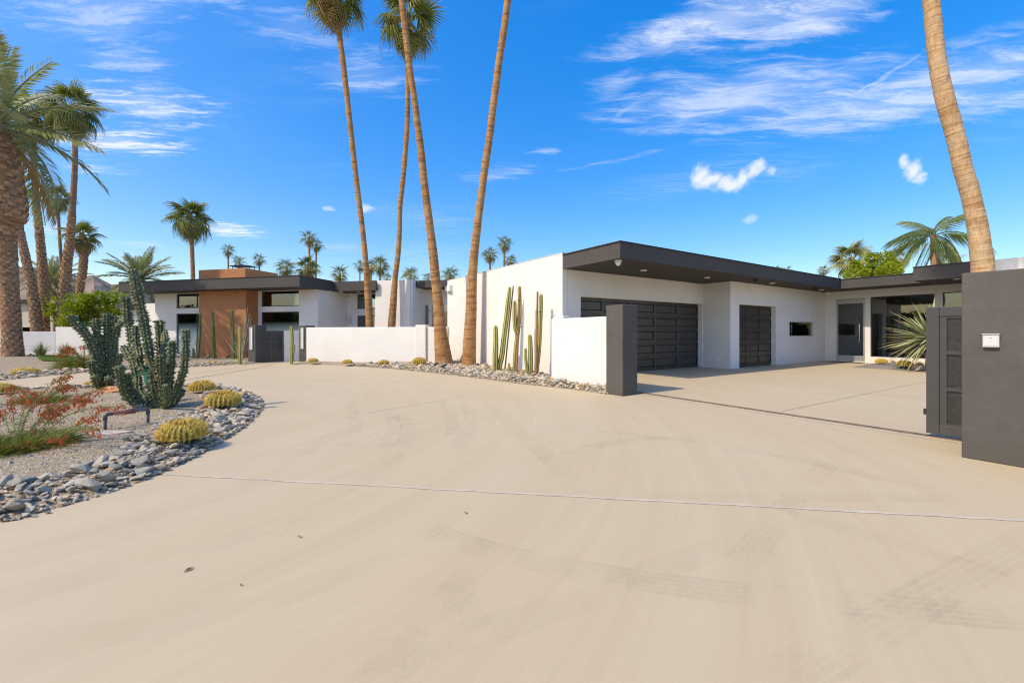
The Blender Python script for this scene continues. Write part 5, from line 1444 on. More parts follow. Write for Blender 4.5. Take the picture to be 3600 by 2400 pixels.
# ------------------------------------------------------------------ across the street (mirrored in the panes)
sf = Fr((-26.7, -17.6), -UY, UX)                 # s along the street, n away from the house towards it
def hedge(label, s0, s1, h, seed):
    rr = random.Random(seed); c = sf.p((s0 + s1) / 2, 0, 0); root = thing('hedge', label, 'hedge', c)
    A = MB()
    for k in range(int((s1 - s0) * 190)):
        s_, z = rr.uniform(s0, s1), h * rr.random() ** .8; n_w = 1.1 + .5 * mnoise.noise(Vector((s_ * .5, z * .6, seed))); n0_ = rr.choice((-1, 1)) * n_w * rr.uniform(.6, 1)
        if z > h * (.85 + .2 * mnoise.noise(Vector((s_ * .7, 2, seed)))): continue
        p = Vector(sf.p(s_, n0_, z)); d = Vector((rr.gauss(0, 1), rr.gauss(0, 1), rr.gauss(0, 1))).normalized(); q_ = d.cross(Vector((.2, .5, .9))).normalized(); l = .26
        A.add([p - d * l, p - q_ * l * .6, p + d * l, p + q_ * l * .6], [(0, 1, 2, 3)])
    A.build('foliage', M['citrusdeep'], root, c)['kind'] = 'stuff'
    B = MB(); sf.box(B, s0 + .3, s1 - .3, -.55, .55, 0, h * .82); B.build('branches', M['brtrunk'], root, c)
hedge('long tall green hedge across the street behind the camera, left part', 12, 52, 5.2, 700)
hedge('tall green hedge across the street behind the camera, right part', -42, -16, 4.6, 701)
c = sf.p(-2, 0, 0); root = thing('street_house', 'beige house with tile roof across the street behind the camera', 'house', c)
mb = MB(); sf.wall(mb, -13, 9, 0, .3, 0, 3.1, [(-9, -7, .9, 2.2), (-3, -1.6, 0.02, 2.2), (3, 6, .9, 2.2)]); sf.box(mb, -13, -12.7, .3, 9, 0, 3.1); sf.box(mb, 8.7, 9, .3, 9, 0, 3.1); sf.box(mb, -12.6, 8.6, 3, 3.2, 0, 3.1); mb.build('wall', M['cream'], root, c)
mb = MB(); mb.add([sf.p(-14, -1, 3.0), sf.p(10, -1, 3.0), sf.p(6, 4.5, 5.0), sf.p(-10, 4.5, 5.0), sf.p(-14, 10, 3.0), sf.p(10, 10, 3.0)], [(0, 1, 2, 3), (4, 3, 2, 5), (1, 5, 2), (0, 3, 4)]); rf = mb.build('roof', M['tile'], root, c)
mb = MB()
for i in range(60):
    s_ = -13.8 + i * .4; e = min(1, (s_ + 14) / 4, (10 - s_) / 4); a, b = Vector(sf.p(s_, -1.05, 3.03)), Vector(sf.p(s_, -1 + 5.5 * e, 3.03 + 2 * e)); mb.tube([a, b], [.13, .13], 6)
mb.build('roof_tiles', M['tile'], rf, c)['kind'] = 'stuff'

# ------------------------------------------------------------------ barrel cacti
def barrel_meshes(seed, ribs=25, blooms=False):
    rr = random.Random(seed); mb = MB(); H, RR = 0.40, 0.5
    rows = 14; n = ribs * 4; vs = []; vals = []; fs = []
    def prof(t):                                           # t 0 (base) .. 1 (top centre)
        a = -0.45 + t * (pi / 2 + 0.45); return RR * cos(a) ** .72 if cos(a) > 0 else 0.0, H * (0.52 + 0.48 * sin(a)) - 0.02 - (0.05 * max(0, t - .88) / .12)
    for i in range(rows):
        t = i / (rows - 1); r, z = prof(t)
        for k in range(n):
            a = 2 * pi * k / n; w = 0.5 + 0.5 * cos(a * ribs); rr_ = r * (0.86 + 0.14 * w)
            vs.append((rr_ * cos(a), rr_ * sin(a), z)); vals.append(w)
    for i in range(rows - 1):
        for k in range(n):
            k2 = (k + 1) % n; fs.append((i * n + k, i * n + k2, (i + 1) * n + k2, (i + 1) * n + k))
    mb.add(vs, fs, vals); body = mb.build('body', M['barrel'], smooth=True)
    sp = MB()
    for k in range(ribs):
        a = 2 * pi * k / ribs
        for i in range(15):
            t = 0.05 + 0.92 * (i + .5) / 15; r, z = prof(t); r2, z2 = prof(min(1, t + .02))
            c = Vector((r * cos(a), r * sin(a), z)); tg = Vector((cos(a) * (r2 - r), sin(a) * (r2 - r), z2 - z)).normalized() if r2 != r else Vector((0, 0, 1))
            sd_ = Vector((-sin(a), cos(a), 0)); nr = sd_.cross(tg).normalized()
            for j in range(7):
                d = (nr * rr.uniform(.35, 1.0) + sd_ * rr.uniform(-1, 1) + tg * rr.uniform(-.7, .9)).normalized()
                l = rr.uniform(.055, .125) * (1.25 if t > .8 else 1); w = d.cross(nr).normalized() * .0065 if d.cross(nr).length > 1e-4 else sd_ * .006
                sp.add([c - w, c + w, c + d * l], [(0, 1, 2)])
    for j in range(260):                                   # woolly top
        a = rr.uniform(0, 6.28); r = .2 * sqrt(rr.random()); c = Vector((r * cos(a), r * sin(a), H - .05)); d = Vector((rr.gauss(0, .5), rr.gauss(0, .5), 1)).normalized(); w = Vector((cos(a), sin(a), 0)) * .006
        sp.add([c - w, c + w, c + d * rr.uniform(.04, .09)], [(0, 1, 2)])
    spine = sp.build('spines', M['spine']); out = [body.data, spine.data, None]
    if blooms:
        fb = MB()
        for j in range(15):
            a = j * .42 + rr.uniform(-.2, .2); r = rr.uniform(.2, .27); z = H - .01 + rr.uniform(0, .02); s = rr.uniform(.018, .034)
            fb.tube([(r * cos(a), r * sin(a), z - .04), (r * cos(a), r * sin(a), z), (r * cos(a), r * sin(a), z + s)], [s * .7, s, s * .5], 6)
        f = fb.build('dry_blooms', M['fruit']); out[2] = f.data; bpy.data.objects.remove(f)
    bpy.data.objects.remove(body); bpy.data.objects.remove(spine); return out
BAR = [barrel_meshes(301), barrel_meshes(302, 27, True), barrel_meshes(303, 23, True)]
def barrel(label, px, py, wpx, var, zf=None, asp=1.0):
    z = 0.07
    p = G(px, py, z); z2 = zf(p.x, p.y) if zf else z
    p = G(px, py, z2); w = wpx / F * p.y * 1.04
    root = thing('barrel_cactus', label, 'cactus', p, 'golden barrel cacti'); root.rotation_euler = (0, 0, R.uniform(0, 6))
    b_, s_, f_ = BAR[var]; sc = (w, w, w * asp)
    inst('body', b_, root, (0, 0, 0), scale=sc); so = inst('spines', s_, root, (0, 0, 0), scale=sc); so['kind'] = 'stuff'
    if f_: fo = inst('dry_blooms', f_, root, (0, 0, 0), scale=sc); fo['kind'] = 'stuff'
barrel('largest golden barrel cactus at the front of the stone border', 642, 1556, 134, 1, z_island, 1.35)
barrel('golden barrel cactus with ring of buds near the island tip', 785, 1436, 99, 2, z_island, 1.4)
barrel('golden barrel cactus at the back of the island, right of the big cactus', 710, 1381, 71, 1, z_island, 1.35)
barrel('golden barrel cactus cut by the left picture edge behind the red flowers', 2, 1386, 66, 0, z_island, 1.3)
barrel('small golden barrel cactus half hidden at the foot of the rear big cactus', 322, 1362, 38, 0, z_island, 1.3)
barrel('broad golden barrel cactus in the far gravel bed below the date palm', 91, 1324, 66, 0, z_left, 1.05)
barrel('small golden barrel cactus in front of the brown chimney wall', 745, 1283, 31, 0, z_left, 1.1)
barrel('tiny golden barrel cactus seen between the big cactus arms', 580, 1279, 24, 0, z_left, 1.3)
barrel('golden barrel cactus beside the right entry pier', 1101, 1276, 31, 0, None, 1.25)
barrel('golden barrel cactus second from the entry pier along the white wall', 1221, 1281, 31, 0, None, 1.25)
barrel('golden barrel cactus in the middle of the long white wall', 1350, 1283, 33, 0, None, 1.25)
barrel('golden barrel cactus with dark buds below the wall pilaster', 1474, 1285, 44, 2, None, 1.45)
barrel('left golden barrel cactus in the grey planter by the entry', 3099, 1280, 33, 0, z_plant, 1.3)
barrel('right golden barrel cactus in the grey planter by the entry', 3180, 1289, 39, 0, z_plant, 1.25)

# ------------------------------------------------------------------ columnar cacti
def column(mb, pts, radii, ribs=6, seed=0, depthr=.36, step=.06):
    rr = random.Random(seed); P = [Vector(p) for p in pts]; Q = []; rad = []
    for i in range(len(P) - 1):
        p0, p1, p2, p3 = P[max(0, i - 1)], P[i], P[i + 1], P[min(len(P) - 1, i + 2)]
        m = max(2, int((p2 - p1).length / step))
        for k in range(m):
            t = k / m; Q.append(.5 * ((2 * p1) + (p2 - p0) * t + (2 * p0 - 5 * p1 + 4 * p2 - p3) * t * t + (3 * p1 - p0 - 3 * p2 + p3) * t ** 3)); rad.append(radii[i] + (radii[i + 1] - radii[i]) * t)
    Q.append(P[-1]); rad.append(radii[-1])
    r = radii[-1]; d = (Q[-1] - Q[-2]).normalized()
    for a in (.35, .65, .88, 1.0): Q.append(P[-1] + d * r * 1.1 * sin(a * pi / 2)); rad.append(max(.004, r * cos(a * pi / 2)))
    ph = rr.random() * 6
    rad = [x * (1 + .05 * mnoise.noise(Vector((i * .25, seed, 0)))) for i, x in enumerate(rad)]
    def shape(k, n, i, acc):
        w = abs(cos(pi * k * ribs / n)); return 1 - depthr * (1 - w ** .8), w ** 3
    mb.tube(Q, rad, ribs * 4, shape=shape, caps=True)
def cactus_group(label, stems, depth, mat, ribs=6, cat='cactus', group=None, zb=0.03, name='column_cactus'):
    """stems: list of ([(px, py, ...)...], [px widths], depth offset, label or None)"""
    b = D(*stems[0][0][0], depth); b.z = 0
    root = thing(name, label, cat, b, group)
    for i, st in enumerate(stems):
        d = depth + st[2]; pts = [D(x, y, d) for x, y in st[0]]
        mb = MB(); column(mb, pts, [w / 2 / F * d for w in st[1]], ribs, seed=hash(label) % 97 + i)
        o_ = mb.build('stem', M[mat], root, b, smooth=True)
    return root
def wooden_stake(label, a, b, depth, w=9, mat='stake', ties=(), group=None):
    p0, p1 = D(*a, depth), D(*b, depth); r = w / 2 / F * depth
    root = thing('wooden_stake', label, 'stake', p0, group)
    mb = MB(); mb.tube([p0, p0.lerp(p1, .5), p1], [r, r, r * .95], 7); mb.build('pole', M[mat], root, p0)
    for (x, y, ww) in ties:
        c = D(x, y, depth); hw = ww / 2 / F * depth; mb = MB()
        mb.tube([c + Vector((hw * cos(t), hw * .9 * sin(t) + .02, .01 * sin(3 * t))) for t in [k * pi / 8 for k in range(17)]], [.008] * 17, 5, caps=False)
        mb.build('tie', M['tie'], root, p0)
def r4(x, y): return (1500 + x / 2.614, 800 + y / 2.614)
TG = 'columnar cacti staked against the tall white wall'
cactus_group('yellow green column cactus left of three, one short and one long leaning arm',
             [([r4(632, 1345), r4(632, 1180), r4(636, 1050), r4(634, 920)], [19, 21, 18, 15], 0), ([r4(655, 1330), r4(690, 1180), r4(712, 1000), r4(735, 820), r4(750, 680), r4(763, 560)], [17, 19, 18, 18, 17, 12], .06)], 14.9, 'column', group=TG)
cactus_group('yellow green column cactus middle of three with several stacked joints',
             [([r4(808, 1365), r4(815, 1180), r4(832, 1000), r4(848, 860), r4(855, 700), r4(852, 555)], [15, 17, 16, 15, 14, 13], 0), ([r4(830, 985), r4(815, 930), r4(808, 820), r4(808, 690)], [10, 15, 16, 14], -.05), ([r4(760, 1365), r4(758, 1310), r4(756, 1255)], [10, 11, 9], -.1)], 14.2, 'column', group=TG)
cactus_group('yellow green column cactus right of three with two short front arms',
             [([r4(1000, 1365), r4(1020, 1250), r4(1036, 1080), r4(1044, 880), r4(1050, 720), r4(1050, 625)], [14, 14, 14, 15, 15, 13], .12), ([r4(952, 1385), r4(956, 1280), r4(954, 1120), r4(948, 1000)], [15, 17, 17, 14], -.05), ([r4(935, 1380), r4(918, 1270), r4(908, 1180), r4(908, 1120)], [11, 12, 12, 10], -.1)], 13.5, 'column', group=TG)
wooden_stake('orange wooden stake behind the left cactus by the tall white wall', r4(718, 1310), r4(796, 535), 15.0, 5.5, ties=[(1787, 1063, 20)])
wooden_stake('orange wooden stake in front of the middle cactus by the tall wall', r4(825, 1360), r4(856, 580), 14.0, 7.5, ties=[(1825, 1055, 16), (1826, 1150, 18)])
wooden_stake('orange wooden stake at the left side of the right wall cactus', r4(1005, 1362), r4(1019, 588), 13.4, 7.5, ties=[(1896, 1096, 22), (1892, 1232, 18)])
def r2(x, y): return (380 + x / 2.94, 850 + y / 2.94)
EG = 'columnar cacti beside the entry gate'
cactus_group('pale green column cactus just left of the left entry pier', [([r2(1360, 1260), r2(1362, 1120), r2(1365, 1000), r2(1365, 895)], [11, 13, 13, 12], 0)], 18.8, 'column', group=EG)
cactus_group('pale green column cactus between entry gate and right pier', [([r2(1896, 1258), r2(1898, 1120), r2(1902, 1000), r2(1895, 890)], [11, 13, 14, 12], 0)], 18.9, 'column', group=EG)
wooden_stake('short thin stake beside the cactus at the right entry pier', r2(1915, 1235), r2(1932, 1062), 19.0, 3.4, 'palestake')
BG = 'columnar cacti before the brown chimney wall'
cactus_group('slim green column cactus at the left edge of the brown wall', [([r2(928, 1200), r2(940, 1080), r2(950, 900), r2(952, 755)], [7, 8, 9, 8], 0)], 22.6, 'greencol', group=BG)
cactus_group('straight green column cactus at the middle of the brown wall', [([r2(1094, 1205), r2(1086, 1060), r2(1082, 880), r2(1078, 735)], [10, 11, 11, 8], 0)], 22.3, 'greencol', group=BG)
cactus_group('tall slightly bent green cactus on the right of the brown wall', [([r2(1300, 1208), r2(1296, 1080), r2(1288, 860), r2(1282, 720)], [10, 11, 11, 8], 0)], 22.0, 'greencol', group=BG)
cactus_group('very short green cactus stub left of the brown wall', [([r2(884, 1200), r2(883, 1150), r2(882, 1105)], [7, 8, 7], 0)], 22.6, 'greencol', group=BG)
wooden_stake('stake leaning on the cactus at the left edge of the brown wall', r2(915, 1200), r2(962, 750), 22.7, 3.2, 'palestake')
wooden_stake('stake behind the middle cactus of the brown wall', r2(1116, 1205), r2(1095, 870), 22.5, 4)
wooden_stake('stake left of the tall bent cactus on the brown wall', r2(1278, 1205), r2(1264, 735), 22.2, 3.6)
wooden_stake('short thin stake between stub cactus and brown wall', r2(905, 1200), r2(915, 1005), 22.8, 2.6, 'palestake')
# ocotillo: a spray of thin thorny wands
b = G(852, 1266, 0.05); root = thing('ocotillo', 'spindly pale ocotillo of thin upright wands right of the brown wall', 'shrub', b)
rr = random.Random(71)
for (x, y) in ((1445, 670), (1465, 740), (1345, 820), (1400, 830), (1220, 1015), (1480, 780), (1430, 950), (1380, 940), (1330, 900), (1275, 980), (1560, 840), (1415, 760)):
    e = D(*r2(x, y), b.y + rr.uniform(-.3, .3)); m = b.lerp(e, .5) + Vector((rr.gauss(0, .05), rr.gauss(0, .05), -.05)); mb = MB()
    mb.tube([b, m, e], [.022, .017, .008], 5); mb.build('wand', M['ocotillo'], root, b)

# ------------------------------------------------------------------ the big knobbly blue green cacti
def knobby(mb, pts, width, seed, ribs=8):
    rr = random.Random(seed); P = [Vector(p) for p in pts]; Q = []; step = .0125
    for i in range(len(P) - 1):
        p0, p1, p2, p3 = P[max(0, i - 1)], P[i], P[i + 1], P[min(len(P) - 1, i + 2)]
        m = max(2, int((p2 - p1).length / step))
        for k in range(m):
            t = k / m; Q.append(.5 * ((2 * p1) + (p2 - p0) * t + (2 * p0 - 5 * p1 + 4 * p2 - p3) * t * t + (3 * p1 - p0 - 3 * p2 + p3) * t ** 3))
    Q.append(P[-1]); m = len(Q); L = sum((Q[i + 1] - Q[i]).length for i in range(m - 1))
    rad = []
    for i in range(m):
        t = i / (m - 1) * L; e = (L - t) / (width * .5)
        rad.append(width / 2 * (min(1, sqrt(max(0, 1 - (1 - min(1, e)) ** 2)) + .12)) * (.8 + .2 * min(1, t / .3)) * (1.02 + .26 * mnoise.noise(Vector((t * 4.5, seed * 1.7, 0)))))
    n = ribs * 4; phs = [rr.random() * 6 for _ in range(ribs)]; tw = rr.uniform(-1.2, 1.2)
    def shape(k, n_, i, acc):
        x = k * ribs / n_; rb = int(x + .5) % ribs; w = 1 - abs(x - round(x)) * 2
        wob = mnoise.noise(Vector((acc * 7.0, rb * 3.1 + seed, 1.7))); kn = sin(acc * 96 + phs[rb] + 9 * wob); knob = max(0, kn) ** 1.4
        w_ = max(0, w) ** 1.1
        r_ = .60 + w_ * (.20 + .58 * knob) + .16 * mnoise.noise(Vector((acc * 14, k * .6, seed)))
        v = w_ * (.26 + .62 * knob)
        if w_ > .9 and knob > .72: v = 1.0
        return r_, v
    mb.tube(Q, rad, n, shape=shape, twist=tw)
def r1(x, y): return (200 + x / 2.957, 950 + y / 2.957)
def knob_cactus(label, stems, depth, seed, zoff=0):
    b = D(*r1(*stems[0][0][0]), depth); b.z = z_island(b.x, b.y) - .02
    root = thing('knobbly_cactus', label, 'cactus', b, 'big knobbly cacti on the gravel island')
    for i, (st, w, dd) in enumerate(stems):
        d = depth + dd; n = len(st)
        pts = [D(*r1(x, y), depth + dd * (k / (n - 1)) ** .8) for k, (x, y) in enumerate(st)]
        mb = MB(); knobby(mb, pts, w * 0.84 / 2.957 / F * d, seed + i); mb.build('stem', M['cereus'], root, b, smooth=True)
    return root
knob_cactus('big knobbly blue green cactus with one very tall arm and green tape',
    [([(1075, 1470), (1050, 1330), (1010, 1180), (990, 1000), (955, 820), (925, 640), (880, 420), (832, 200), (795, -10)], 108, .1),
     ([(1060, 1470), (1020, 1320), (960, 1130), (885, 1000), (830, 860), (780, 690), (740, 500), (715, 275)], 104, .35),
     ([(870, 900), (840, 800), (822, 680), (820, 580)], 88, .25),
     ([(1010, 1450), (930, 1350), (855, 1240), (840, 1120), (800, 980), (745, 880), (690, 795)], 92, .55),
     ([(1060, 1490), (960, 1450), (830, 1395), (735, 1310), (680, 1190), (660, 1080), (645, 990)], 104, -.35),
     ([(1000, 1460), (880, 1370), (800, 1270), (745, 1180), (742, 1060)], 82, -.15),
     ([(1110, 1440), (1090, 1200), (1080, 950), (1072, 740), (1065, 520)], 100, .5),
     ([(1085, 960), (1110, 850), (1130, 740), (1118, 620)], 74, .48),
     ([(1105, 1470), (1110, 1320), (1095, 1150), (1078, 1000), (1068, 880)], 96, -.1),
     ([(1125, 1470), (1150, 1320), (1175, 1150), (1188, 950), (1196, 840), (1198, 730)], 90, .1),
     ([(1135, 1460), (1195, 1350), (1260, 1210), (1310, 1060), (1336, 900), (1342, 750), (1346, 612)], 88, .1),
     ([(1150, 1450), (1230, 1380), (1285, 1300), (1320, 1240)], 60, .3),
     ([(1110, 1490), (1130, 1400), (1145, 1280), (1135, 1180)], 70, -.3)], 7.35, 400)
knob_cactus('rear knobbly blue green cactus with an arm leaning far left',
    [([(480, 1215), (450, 1100), (420, 960), (385, 830), (330, 710), (260, 620), (190, 540), (135, 465)], 104, -.3),
     ([(490, 1215), (485, 1050), (465, 880), (435, 740), (412, 620), (405, 500)], 92, 0),
     ([(540, 1210), (548, 1050), (538, 880), (528, 700), (524, 560), (520, 445)], 96, .2),
     ([(555, 1180), (575, 1000), (585, 830), (600, 700), (628, 580), (622, 470)], 86, .3),
     ([(628, 590), (660, 560), (680, 520), (690, 480)], 70, .3),
     ([(470, 1215), (425, 1150), (390, 1050), (368, 930)], 92, -.3),
     ([(450, 1215), (415, 1170), (392, 1100)], 80, -.5),
     ([(565, 1200), (590, 1100), (625, 1000), (650, 930), (655, 860)], 74, .1),
     ([(510, 1215), (512, 1080), (500, 950), (488, 830), (480, 720)], 92, .35),
     ([(545, 1215), (540, 1160), (545, 1115)], 76, -.3)], 9.9, 440)
p = D(*r1(628, 1010), 10.6); p.z = z_island(p.x, p.y)
wooden_stake('pale wooden tree stake standing behind the rear knobbly cactus', r1(622, 1200), r1(628, 600), 10.6, 8, 'palestake')
# dark red garden stake and green tape tied round the arms
wooden_stake('thin slanted red stake tied to the big knobbly cactus', r1(1040, 1150), r1(935, 910), 7.05, 5)
c0 = D(*r1(935, 1060), 7.0); root = thing('plant_tape', 'green plastic tape knotted round the big knobbly cactus arms', 'tape', c0)
mb = MB()
def band_(pts, w):
    for i in range(len(pts) - 1):
        a, b = D(*r1(*pts[i]), 7.0), D(*r1(*pts[i + 1]), 7.0); n = (b - a).normalized().cross(Vector((0, 1, 0))) * w / 2; t = Vector((0, .004, 0))
        mb.hexa([a - n - t, a + n - t, a + n + t, a - n + t, b - n - t, b + n - t, b + n + t, b - n + t])
band_([(775, 1110), (860, 1080), (935, 1045), (990, 1035)], .012); band_([(950, 985), (935, 1045), (922, 1110), (925, 1175)], .042); band_([(915, 1055), (940, 1010), (965, 1020)], .03)
mb.build('tape_strip', M['tie'], root, c0)
rk = MB(); p = D(*r1(1003, 1120), 7.0)
bm_ = STONES[2]; mt = Matrix.LocRotScale(p, Euler((1.3, .4, .8)), Vector((.14, .12, .16)))
p = G(405, 1375, .12)
mb = MB(); mt = Matrix.LocRotScale(Vector((p.x + .2, p.y, z_island(p.x, p.y) + .03)), Euler((0, .03, .2)), Vector((1.1, .9, .42)))
mb.add([mt @ v.co for v in STONES[4].vertices], [tuple(f.vertices) for f in STONES[4].polygons])
tag(mb.build('flat_rock', M['orange_rock']), 'flat orange rock in the gravel beside the rear knobbly cactus', 'rock')
p = G(350, 1527, .12); mb = MB(); mt = Matrix.LocRotScale(Vector((p.x, p.y, z_island(p.x, p.y) + .0)), Euler((0, .03, .25)), Vector((.85, .5, .22)))
mb.add([mt @ v.co for v in STONES[6].vertices], [tuple(f.vertices) for f in STONES[6].polygons])
tag(mb.build('flat_rock', M['paver']), 'flat pale rock sunk in the gravel before the pipe frame', 'rock')
mb = MB(); q1 = G(3218, 1303, .0); tk2 = Fr((q1.x, q1.y), .95, -.3); tk2.box(mb, 0, 1.3, 0, .55, 0.003, .22)
tag(mb.build('stone_block', M['paver'], bevel=.03), 'pale stone step block at the planter edge beside the sliding gate', 'block')

# ------------------------------------------------------------------ pipe frame
def r7(x, y): return (x / 2.24, 1150 + y / 2.24)
A0 = G(*r7(828, 805), .11); A0 = G(*r7(828, 805), z_island(A0.x, A0.y)); B0 = G(*r7(1166, 752), .11); B0 = G(*r7(1166, 752), z_island(B0.x, B0.y))
A1 = D(*r7(822, 685), A0.y); B1 = D(*r7(1166, 645), B0.y); hz = (A1.z + B1.z) / 2; A1.z = hz; B1.z = hz
root = thing('backflow_pipe', 'grey irrigation pipe frame with valves standing in the gravel island', 'pipe', A0)
mb = MB(); r = .018
mb.tube([A0 - Vector((0, 0, .1)), Vector((A0.x, A0.y, hz - .03))], [r, r], 10); mb.build('leg', M['pvc'], root, A0, smooth=True)
mb = MB(); mb.tube([B0 - Vector((0, 0, .1)), Vector((B0.x, B0.y, hz - .03))], [r, r], 10); mb.build('leg', M['pvc'], root, A0, smooth=True)
TA, TB = Vector((A0.x, A0.y, hz)), Vector((B0.x, B0.y, hz)); dd = (TB - TA).normalized()
mb = MB(); mb.tube([TA + dd * .05, TB - dd * .05], [r, r], 10); mb.build('cross_pipe', M['pvc'], root, A0, smooth=True)
for (e, sg) in ((TA, 1), (TB, -1)):
    mb = MB(); mb.tube([e + Vector((0, 0, -.075)), e + Vector((0, 0, -.05)), e + Vector((0, 0, -.02)), e + dd * sg * .02 + Vector((0, 0, .0)), e + dd * sg * .05, e + dd * sg * .075], [.025, .026, .026, .026, .026, .025], 10)
    mb.build('elbow', M['pvc'], root, A0, smooth=True)
for t in (.26, .36, .47, .78, .88):
    c = TA.lerp(TB, t); mb = MB(); mb.tube([c - dd * .022, c + dd * .022], [.027, .027], 8); mb.build('coupling', M['brass'], root, A0)
c = TA.lerp(TB, .57); mb = MB(); mb.tube([c - dd * .07, c - dd * .05, c + dd * .05, c + dd * .07], [.024, .036, .036, .024], 10); mb.build('valve_body', M['pvc'], root, A0, smooth=True)
for t in (.66, .80):
    c = TA.lerp(TB, t); mb = MB(); mb.tube([c, c + Vector((0, 0, .06))], [.012, .012], 6); mb.tube([c + Vector((0, 0, .06)) - dd * .03, c + Vector((0, 0, .065)) + dd * .03], [.011, .008], 6); mb.build('valve', M['brass'], root, A0)

# ------------------------------------------------------------------ red flowering plants, grasses
def spray(mb, p, d, n, l, w, rr, curl=.5):
    pass
def needle(mb, a, b, w):
    d = (b - a); s = d.cross(Vector((.3, 1, .2))).normalized() * w
    mb.add([a - s, a + s, b], [(0, 1, 2)])
def fire_plant(label, base, stems, bushr, nb, seed, scale=1.0, group='red firecracker plants'):
    rr = random.Random(seed); root = thing('firecracker_plant', label, 'flowering plant', base, group)
    fol, fl = MB(), MB()
    def bloom(p):
        for _ in range(rr.randint(1, 3)):
            o_ = p + Vector((rr.gauss(0, .02), rr.gauss(0, .02), rr.gauss(0, .012))) * scale; e = o_ + Vector((rr.gauss(0, .012), rr.gauss(0, .012), -rr.uniform(.022, .045))) * scale
            s = Vector((.006, .003, 0)) * scale; t = Vector((-.002, .006, 0)) * scale
            fl.add([o_, e - s, e + s, e - t, e + t], [(0, 1, 2), (0, 3, 4)])
    for i in range(nb):                                     # dense mound of thin leaves
        a = rr.uniform(0, 6.28); r = bushr * sqrt(rr.random()) * .5; p = base + Vector((r * cos(a), r * sin(a) * .8, 0))
        el = rr.uniform(.1, 1.3); l = bushr * rr.uniform(.4, 1.0); d = Vector((cos(a + rr.gauss(0, .5)) * cos(el), sin(a) * cos(el), sin(el) * .75))
        m = p + d * l * .55; e = p + d * l + Vector((0, 0, -.25 * l)); needle(fol, p, m, .006 * scale)
        for _ in range(3): needle(fol, p.lerp(m, rr.uniform(.3, 1)), e + Vector((rr.gauss(0, .06), rr.gauss(0, .06), rr.gauss(0, .05))) * scale, .0045 * scale)
        if rr.random() < .09: bloom(e)
    for st in stems:
        pts = [Vector(q_) for q_ in st[0]]; fl0 = st[1]; Q = []
        for i in range(len(pts) - 1):
            p0, p1, p2, p3 = pts[max(0, i - 1)], pts[i], pts[i + 1], pts[min(len(pts) - 1, i + 2)]
            for k in range(8):
                t = k / 8; Q.append(.5 * ((2 * p1) + (p2 - p0) * t + (2 * p0 - 5 * p1 + 4 * p2 - p3) * t * t + (3 * p1 - p0 - 3 * p2 + p3) * t ** 3))
        Q.append(pts[-1]); mb = MB(); mb.tube(Q, [.0065 * scale * (1 - .7 * i / len(Q)) for i in range(len(Q))], 4); mb.build('stem', M['stem'], root, base)
        for i, p in enumerate(Q):
            t = i / (len(Q) - 1)
            for _ in range(5):
                e = p + (Vector((rr.gauss(0, 1), rr.gauss(0, 1), rr.gauss(0, .8)))) * .055 * scale; needle(fol, p, e, .003 * scale)
                if t > fl0 and rr.random() < .65: bloom(p + Vector((rr.gauss(0, 1), rr.gauss(0, 1), rr.gauss(0, .6))) * .035 * scale)
                elif rr.random() < .02: bloom(e)
    fol.build('foliage', M['needle'], root, base)['kind'] = 'stuff'; fl.build('flowers', M['flower'], root, base)['kind'] = 'stuff'
def rB(x, y): return (x / 4.356, 1280 + y / 4.356)
b0 = G(*rB(330, 1330), .1); d0 = b0.y
def SB(lst, f, dz=0.0): return ([D(*rB(x, y), d0 + dz * k / max(1, len(lst) - 1)) for k, (x, y) in enumerate(lst)], f)
stems = [SB([(420, 1120), (700, 800), (950, 640), (1250, 560), (1350, 540)], .45, .3), SB([(450, 1150), (800, 950), (1050, 780), (1350, 680), (1620, 655), (1930, 670)], .72, .2),
         SB([(380, 1100), (600, 860), (830, 700), (1100, 560), (1300, 460), (1620, 375)], .5, .5), SB([(330, 1100), (420, 760), (560, 540), (780, 320), (930, 230), (1050, 150)], .68, .7),
         SB([(300, 1120), (380, 850), (520, 620), (640, 420)], .6, .3), SB([(250, 1120), (210, 850), (190, 600), (150, 430)], .5, .3), SB([(280, 1100), (330, 800), (420, 560), (300, 400)], .55, .4),
         SB([(500, 1180), (900, 1080), (1100, 1000), (1300, 970), (1480, 1010)], .85, -.2), SB([(480, 1120), (750, 860), (900, 760), (1000, 640)], .4, .2), SB([(200, 1150), (100, 900), (30, 760), (-80, 700)], .5, .2),
         SB([(600, 1180), (800, 1120), (900, 1120)], .7, -.2), SB([(430, 1080), (560, 900), (700, 720), (860, 570)], .45, .5), SB([(450, 1050), (650, 1000), (740, 800), (720, 640)], .6, .1), SB([(1000, 1040), (1200, 930), (1300, 860), (1480, 760)], .5, -.1)]
fire_plant('spreading green plant with long stems of red tube flowers at the left edge', b0, stems, .5, 1700, 501)
b1 = G(*rB(640, 590), .12); 
rr = random.Random(77)
def stubs(b, n, r, h, f=.6):
    out = []
    for k in range(n):
        a = rr.uniform(0, 6.28); e = b + Vector((r * cos(a), r * sin(a) * .7, h * rr.uniform(.6, 1.1))); out.append(([b, b.lerp(e, .5) + Vector((0, 0, h * .2)), e], f))
    return out
fire_plant('low red flowering plant in the island gravel behind the long stems', b1, stubs(b1, 9, .5, .3), .42, 360, 502)
b2 = G(*rB(60, 620), .12); b2 = Vector((b2.x - .15, b2.y - .6, z_island(b2.x - .15, b2.y - .6)))
fire_plant('small red flowering plant touching the left edge among the gravel', b2, stubs(b2, 7, .4, .3), .35, 260, 503)
b3 = G(299, 1289, .12); fire_plant('round green and red firecracker plant below the far white wall', b3, stubs(b3, 18, .9, .75, .7), .85, 900, 504, 1.9)
